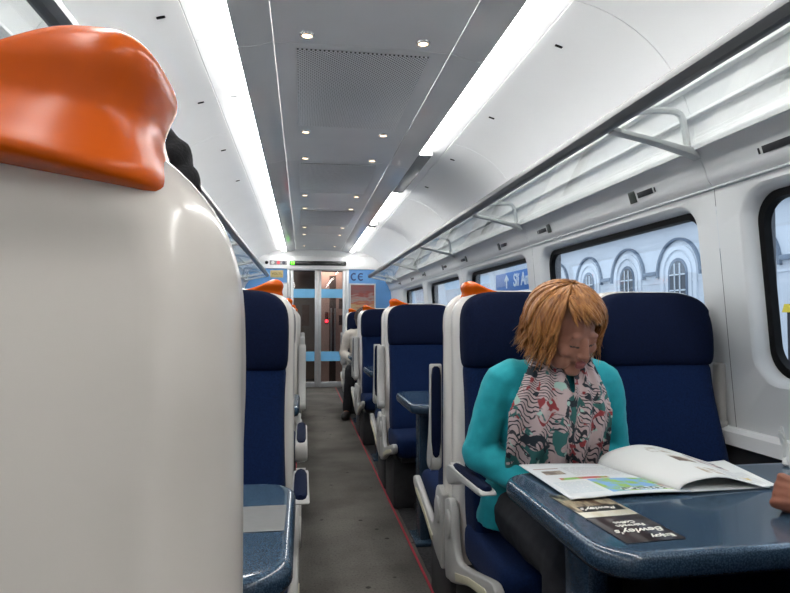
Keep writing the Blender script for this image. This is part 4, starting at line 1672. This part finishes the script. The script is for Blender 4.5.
def person(name, label, loc, rz, J, cloth, trouser, hair_m, shoes, voxel=.0045, hair_n=900, hair_len=.105, skin=None, fine=True):
    t = tag(empty(name, loc, rz), label, 'person')
    HM = Matrix.Translation(J['head']) @ Matrix.Rotation(radians(J['yaw']), 4, 'Z') @ Matrix.Rotation(radians(J.get('roll', 0)), 4, 'Y') @ Matrix.Rotation(radians(J['pitch']), 4, 'X')
    spine = [(0.0, .05, .535, .150, .105), (0, .035, .62, .145, .10), (0, .0, .72, .125, .092), (0, -.035, .82, .135, .102), (0, -.06, .90, .142, .100), (0, -.075, .965, .150, .072), (0, -.088, 1.0, .105, .055)]
    dz = J.get('lean', 0)
    # continuous body
    bm = bmesh.new()
    add_chain(bm, spine, n=20)
    nb = Vector((0, -.095, 1.0))
    hd = Vector(J['head'])
    nt_ = hd + HM.to_3x3() @ Vector((0, .022, -.065))
    add_chain(bm, [(*nb, .062, .058), (*(nb.lerp(nt_, .5)), .051, .051), (*nt_, .050, .050)])
    head_parts(bm, HM)
    for s in (-1, 1):
        sh, el, wr = (Vector(q) for q in J['arm'][s])
        add_chain(bm, [(s * .10, -.08, .975, .05, .05), (*sh, .046, .046), (*(sh.lerp(el, .5)), .040, .040), (*el, .036, .036)])
        add_chain(bm, [(*el, .036, .036), (*(el.lerp(wr, .4)), .036, .034), (*wr, .024, .020)])
        d = Vector(J['hand'][s])
        add_hand(bm, aim(wr + d.normalized() * .012, d, J.get('hroll', {}).get(s, 0)), s * J.get('thumb', {}).get(s, -1), J.get('curl', {}).get(s, (25, 30, 20)))
        hip, kn, an, toe = (Vector(q) for q in J['leg'][s])
        add_chain(bm, [(*hip, .080, .078), (*(hip.lerp(kn, .5)), .070, .068), (*kn, .052, .052)])
        add_chain(bm, [(*kn, .052, .052), (*(kn.lerp(an, .35)), .050, .052), (*an, .034, .036)])
        add_chain(bm, [(*an, .034, .036), (*(an.lerp(toe, .5) + Vector((0, 0, -.008))), .036, .030), (*toe, .030, .020)])
    body = remesh(bm, 'body', voxel, 2, [skin or SKIN, LIPS, BROW, LASH])
    if fine:
        paint_head(body, HM)
    link('body', body, t)
    # trousers
    bm = bmesh.new()
    add_chain(bm, [(0, .055, .50, .165, .11), (0, .05, .60, .160, .115), (0, .03, .68, .140, .108)], n=20)
    for s in (-1, 1):
        hip, kn, an, toe = (Vector(q) for q in J['leg'][s])
        add_chain(bm, [(*hip, .094, .088), (*(hip.lerp(kn, .5)), .084, .080), (*kn, .068, .068)])
        add_chain(bm, [(*kn, .068, .068), (*(kn.lerp(an, .15)), .066, .068), (*(kn.lerp(an, .5)), .060, .062), (*(kn.lerp(an, .93)), .052, .056)])
    me = remesh(bm, 'trousers', .008, 3, [trouser])
    wrinkle(me, .004, 14, (1, 1, 1), 2.0)
    link('trousers', me, t)
    for s in (-1, 1):
        hip, kn, an, toe = (Vector(q) for q in J['leg'][s])
        bm = bmesh.new()
        fwd = (toe - an); fwd.z = 0; fwd.normalize()
        sd = Vector((-fwd.y, fwd.x, 0))
        base = Vector((an.x, an.y, 0))
        add_ell(bm, (0, 0, 0), (.050, .140, .052), Matrix.Translation(base + fwd * .055 + Vector((0, 0, .048))) @ fwd.to_track_quat('Y', 'Z').to_matrix().to_4x4(), 20, 12)
        add_ell(bm, (0, 0, 0), (.048, .062, .060), Matrix.Translation(base - fwd * .02 + Vector((0, 0, .075))) @ fwd.to_track_quat('Y', 'Z').to_matrix().to_4x4(), 20, 12)
        sm = remesh(bm, 'shoe', .006, 2, [shoes])
        for v in sm.vertices:
            v.co.z = max(v.co.z, .006)
        link('shoe', sm, t)
    # jacket
    bm = bmesh.new()
    add_chain(bm, [(0, .055, .505, .205, .135), (0, .05, .57, .190, .132), (0, .03, .66, .165, .122), (0, .0, .73, .152, .116), (0, -.033, .82, .158, .124), (0, -.058, .90, .164, .122), (0, -.072, .965, .172, .092), (0, -.085, 1.005, .125, .070), (0, -.09, 1.03, .085, .065)], n=24)
    for s in (-1, 1):
        sh, el, wr = (Vector(q) for q in J['arm'][s])
        add_chain(bm, [(s * .09, -.08, .965, .065, .062), (*(sh + Vector((0, 0, -.002))), .056, .056), (*(sh.lerp(el, .5) + Vector((s * .002, 0, 0))), .051, .052), (*(sh.lerp(el, .85)), .049, .049), (*el, .048, .048)])
        add_chain(bm, [(*el, .052, .052), (*(el.lerp(wr, .4)), .050, .047), (*(el.lerp(wr, .92)), .040, .037)])
    me = remesh(bm, 'jacket', .007, 4, [cloth])
    wrinkle(me, .003, 8, (1, 1, 1.6), 5.0)
    wrinkle(me, .0035, 20, (1.3, .5, 1.1), 9.0)
    link('jacket', me, t)
    link('hair', hair_mesh(HM, m=hair_m, n=hair_n, length=hair_len, wide=1.0 if hair_n > 300 else 1.8), t)
    return t, HM


def scarf_mat():
    m = bpy.data.materials.new('patterned_scarf')
    m.use_nodes = True
    nt = m.node_tree
    b = nt.nodes['Principled BSDF']
    b.inputs['Roughness'].default_value = .75
    tc = nt.nodes.new('ShaderNodeTexCoord')
    O = tc.outputs['Object']

    def ns(scale, det=3, dist=0, off=0.0):
        mp = nt.nodes.new('ShaderNodeMapping'); mp.inputs['Location'].default_value = (off, off * .7, off * 1.3)
        nt.links.new(O, mp.inputs[0])
        n = nt.nodes.new('ShaderNodeTexNoise'); n.inputs['Scale'].default_value = scale; n.inputs['Detail'].default_value = det; n.inputs['Distortion'].default_value = dist
        nt.links.new(mp.outputs[0], n.inputs['Vector'])
        return n.outputs['Fac']

    def thr(v, lo, hi):
        r = nt.nodes.new('ShaderNodeMapRange'); r.inputs[1].default_value = lo; r.inputs[2].default_value = hi
        nt.links.new(v, r.inputs[0]); return r.outputs[0]

    def mul(a, c):
        n = nt.nodes.new('ShaderNodeMath'); n.operation = 'MULTIPLY'; nt.links.new(a, n.inputs[0]); nt.links.new(c, n.inputs[1]); return n.outputs[0]

    def mix(f, a, c):
        x = nt.nodes.new('ShaderNodeMix'); x.data_type = 'RGBA'
        nt.links.new(f, x.inputs[0])
        if isinstance(a, tuple):
            x.inputs[6].default_value = (*a, 1)
        else:
            nt.links.new(a, x.inputs[6])
        x.inputs[7].default_value = (*c, 1)
        return x.outputs[2]
    wv = nt.nodes.new('ShaderNodeTexWave')
    wv.inputs['Scale'].default_value = 46; wv.inputs['Distortion'].default_value = 26; wv.inputs['Detail'].default_value = 3; wv.inputs['Detail Scale'].default_value = .22
    wv.bands_direction = 'DIAGONAL'
    nt.links.new(O, wv.inputs['Vector'])
    feather = mul(thr(wv.outputs['Fac'], .70, .82), thr(ns(11, 2, .4), .43, .47))
    c = mix(feather, (.56, .43, .42), (.035, .035, .045))
    c = mix(thr(ns(22, 2, .6, 3.1), .60, .63), c, (.30, .035, .04))
    c = mix(thr(ns(20, 2, .6, 7.7), .585, .61), c, (.03, .14, .13))
    c = mix(thr(ns(16, 3, 1.2, 12.3), .575, .60), c, (.015, .025, .035))
    c = mix(thr(ns(30, 1, .2, 17.3), .68, .70), c, (.40, .60, .52))
    nt.links.new(c, b.inputs['Base Color'])
    return m


# ---- woman in teal
WJ = dict(head=(-.008, -.178, 1.118), yaw=14, pitch=28, roll=-4,
          arm={-1: ((-.160, -.066, .968), (-.226, -.025, .745), (-.105, -.135, .672)), 1: ((.160, -.066, .965), (.220, -.03, .735), (.10, -.135, .672))},
          hand={-1: (.85, -.30, -.1), 1: (-.85, -.36, .05)},
          leg={-1: ((-.085, .02, .555), (-.105, -.40, .555), (-.10, -.385, .09), (-.115, -.52, .035)), 1: ((.085, .02, .555), (.105, -.40, .555), (.11, -.42, .09), (.12, -.55, .035))})
TEAL = mat('teal_jacket_cloth', (.017, .34, .385), .75, var=.10, vscale=30, bump=.25, bscale=420, sheen=.1, spec=.25)
BLACKCLOTH = mat('black_trouser_cloth', (.012, .012, .016), .85, var=.2, vscale=30, bump=.2, bscale=300)
SHOE = mat('dark_shoe_leather', (.018, .016, .016), .4, var=.2, vscale=30)
HAIR1 = hair_mat('ginger_blonde_hair', (.14, .045, .010), (.36, .14, .036), (.60, .30, .10))
WL = (.752, 1.805, 0)
wo, WHM = person('person', 'woman in a teal jacket and patterned scarf reading at the table', WL, 0, WJ, TEAL, BLACKCLOTH, HAIR1, SHOE)


def scarf_bm():
    bm = bmesh.new()

    def yf(x, z):
        pts = [(.60, -.125), (.70, -.150), (.80, -.185), (.88, -.205), (.94, -.196), (.99, -.172), (1.03, -.148), (1.08, -.13)]
        for (a, b), (c, d) in zip(pts, pts[1:]):
            if z <= c:
                q = b + (d - b) * (z - a) / (c - a)
                break
        else:
            q = pts[-1][1]
        return q + 1.7 * x * x
    for side, (xt0, xt1), (xb0, xb1) in ((-1, (-.080, -.022), (-.172, .010)), (1, (.024, .078), (.000, .132))):
        nu, nv = 26, 26
        G = []
        for j in range(nv + 1):
            v = j / nv
            row = []
            for i in range(nu + 1):
                u = i / nu
                w = min(1, v / .42) ** .75
                x = (xt0 + (xt1 - xt0) * u) * (1 - w) + (xb0 + (xb1 - xb0) * u) * w
                z = 1.045 - .375 * v
                y = yf(x, z) - .006 - .010 * sin(u * 17 + v * 2.5 + side) * min(1, v * 2 + .3) - .010 * (1 - w)
                row.append((x, y, z))
            G.append(row)
        for off in (0,):
            V = [[bm.verts.new(p) for p in r] for r in G]
            B = [[bm.verts.new((p[0], p[1] + .012, p[2])) for p in r] for r in G]
            for j in range(nv):
                for i in range(nu):
                    bm.faces.new((V[j][i], V[j][i + 1], V[j + 1][i + 1], V[j + 1][i]))
                    bm.faces.new((B[j][i + 1], B[j][i], B[j + 1][i], B[j + 1][i + 1]))
            for j in range(nv):
                bm.faces.new((V[j][0], V[j + 1][0], B[j + 1][0], B[j][0]))
                bm.faces.new((V[j][nu], B[j][nu], B[j + 1][nu], V[j + 1][nu]))
            for i in range(nu):
                bm.faces.new((V[0][i], B[0][i], B[0][i + 1], V[0][i + 1]))
                bm.faces.new((V[nv][i], V[nv][i + 1], B[nv][i + 1], B[nv][i]))
    # loop round the back of the neck
    path, rr = [], []
    for k in range(19):
        a = radians(-40 + 260 * k / 18)
        path.append((.078 * cos(a), -.108 + .072 * sin(a), 1.032 + .022 * sin(a)))
        rr.append((.020, .030))
    add_tube(bm, path, rr, 12)
    return bm


sc = remesh(scarf_bm(), 'scarf', .0045, 2, [scarf_mat()])
link('scarf', sc, wo)

# ---- passenger in a pale coat further down the carriage
CREAM = mat('cream_coat_cloth', (.50, .45, .39), .8, var=.12, vscale=12, bump=.2, bscale=200)
PJ = dict(head=(.02, -.10, 1.150), yaw=10, pitch=12, roll=0,
          arm={-1: ((-.17, -.06, .965), (-.232, -.04, .740), (-.12, -.20, .650)), 1: ((.168, -.066, .962), (.226, -.03, .735), (.12, -.20, .660))},
          hand={-1: (.55, -.75, -.18), 1: (-.55, -.75, -.18)},
          leg={-1: ((-.085, .02, .555), (-.165, -.36, .555), (-.21, -.40, .09), (-.25, -.53, .035)), 1: ((.085, .02, .555), (.105, -.40, .555), (.11, -.42, .09), (.12, -.55, .035))})
HAIR2 = hair_mat('dark_brown_hair', (.02, .012, .008), (.05, .03, .02), (.09, .055, .035))
person('person', 'distant passenger in a cream coat with dark shoes reaching into the aisle', (.715, F0 + 3 * PITCH - .20, 0), 0, PJ, CREAM, BLACKCLOTH, HAIR2, SHOE, voxel=.007, hair_n=120, hair_len=.03, fine=False)

# ---- passenger opposite, only the fist shows at the right edge
for w, a in (('a', 1), ('w', 0)):
    make_seat('%s seat facing the woman, outside the right edge of the photo' % ('aisle-side' if a else 'window-side'), (RX[1, w], A0 - .06, 0), pi, GRP, a, 'down')
OJ = dict(head=(.0, -.06, 1.17), yaw=0, pitch=8, roll=0,
          arm={1: ((.170, -.05, .965), (.285, -.20, .800), (.245, -.400, .788)), -1: ((-.168, -.05, .965), (-.180, -.04, .735), (-.10, -.20, .660))},
          hand={1: (.18, -1, -.06), -1: (.55, -.75, -.18)}, curl={1: (60, 85, 60)}, hroll={1: radians(62)}, thumb={1: -1},
          leg={-1: ((-.085, .02, .555), (-.115, -.36, .555), (-.12, -.36, .09), (-.12, -.49, .035)), 1: ((.085, .02, .555), (.085, -.36, .555), (.09, -.36, .09), (.10, -.49, .035))})
GREYC = mat('charcoal_jumper', (.04, .042, .05), .85, var=.15, vscale=20, bump=.2, bscale=250)
person('person', 'passenger at the right edge resting a clenched fist on the table', (RX[1, 'w'], .665, 0), pi, OJ, GREYC, BLACKCLOTH, HAIR2, SHOE, voxel=.0045, hair_n=120, hair_len=.03, skin=SKIN2)
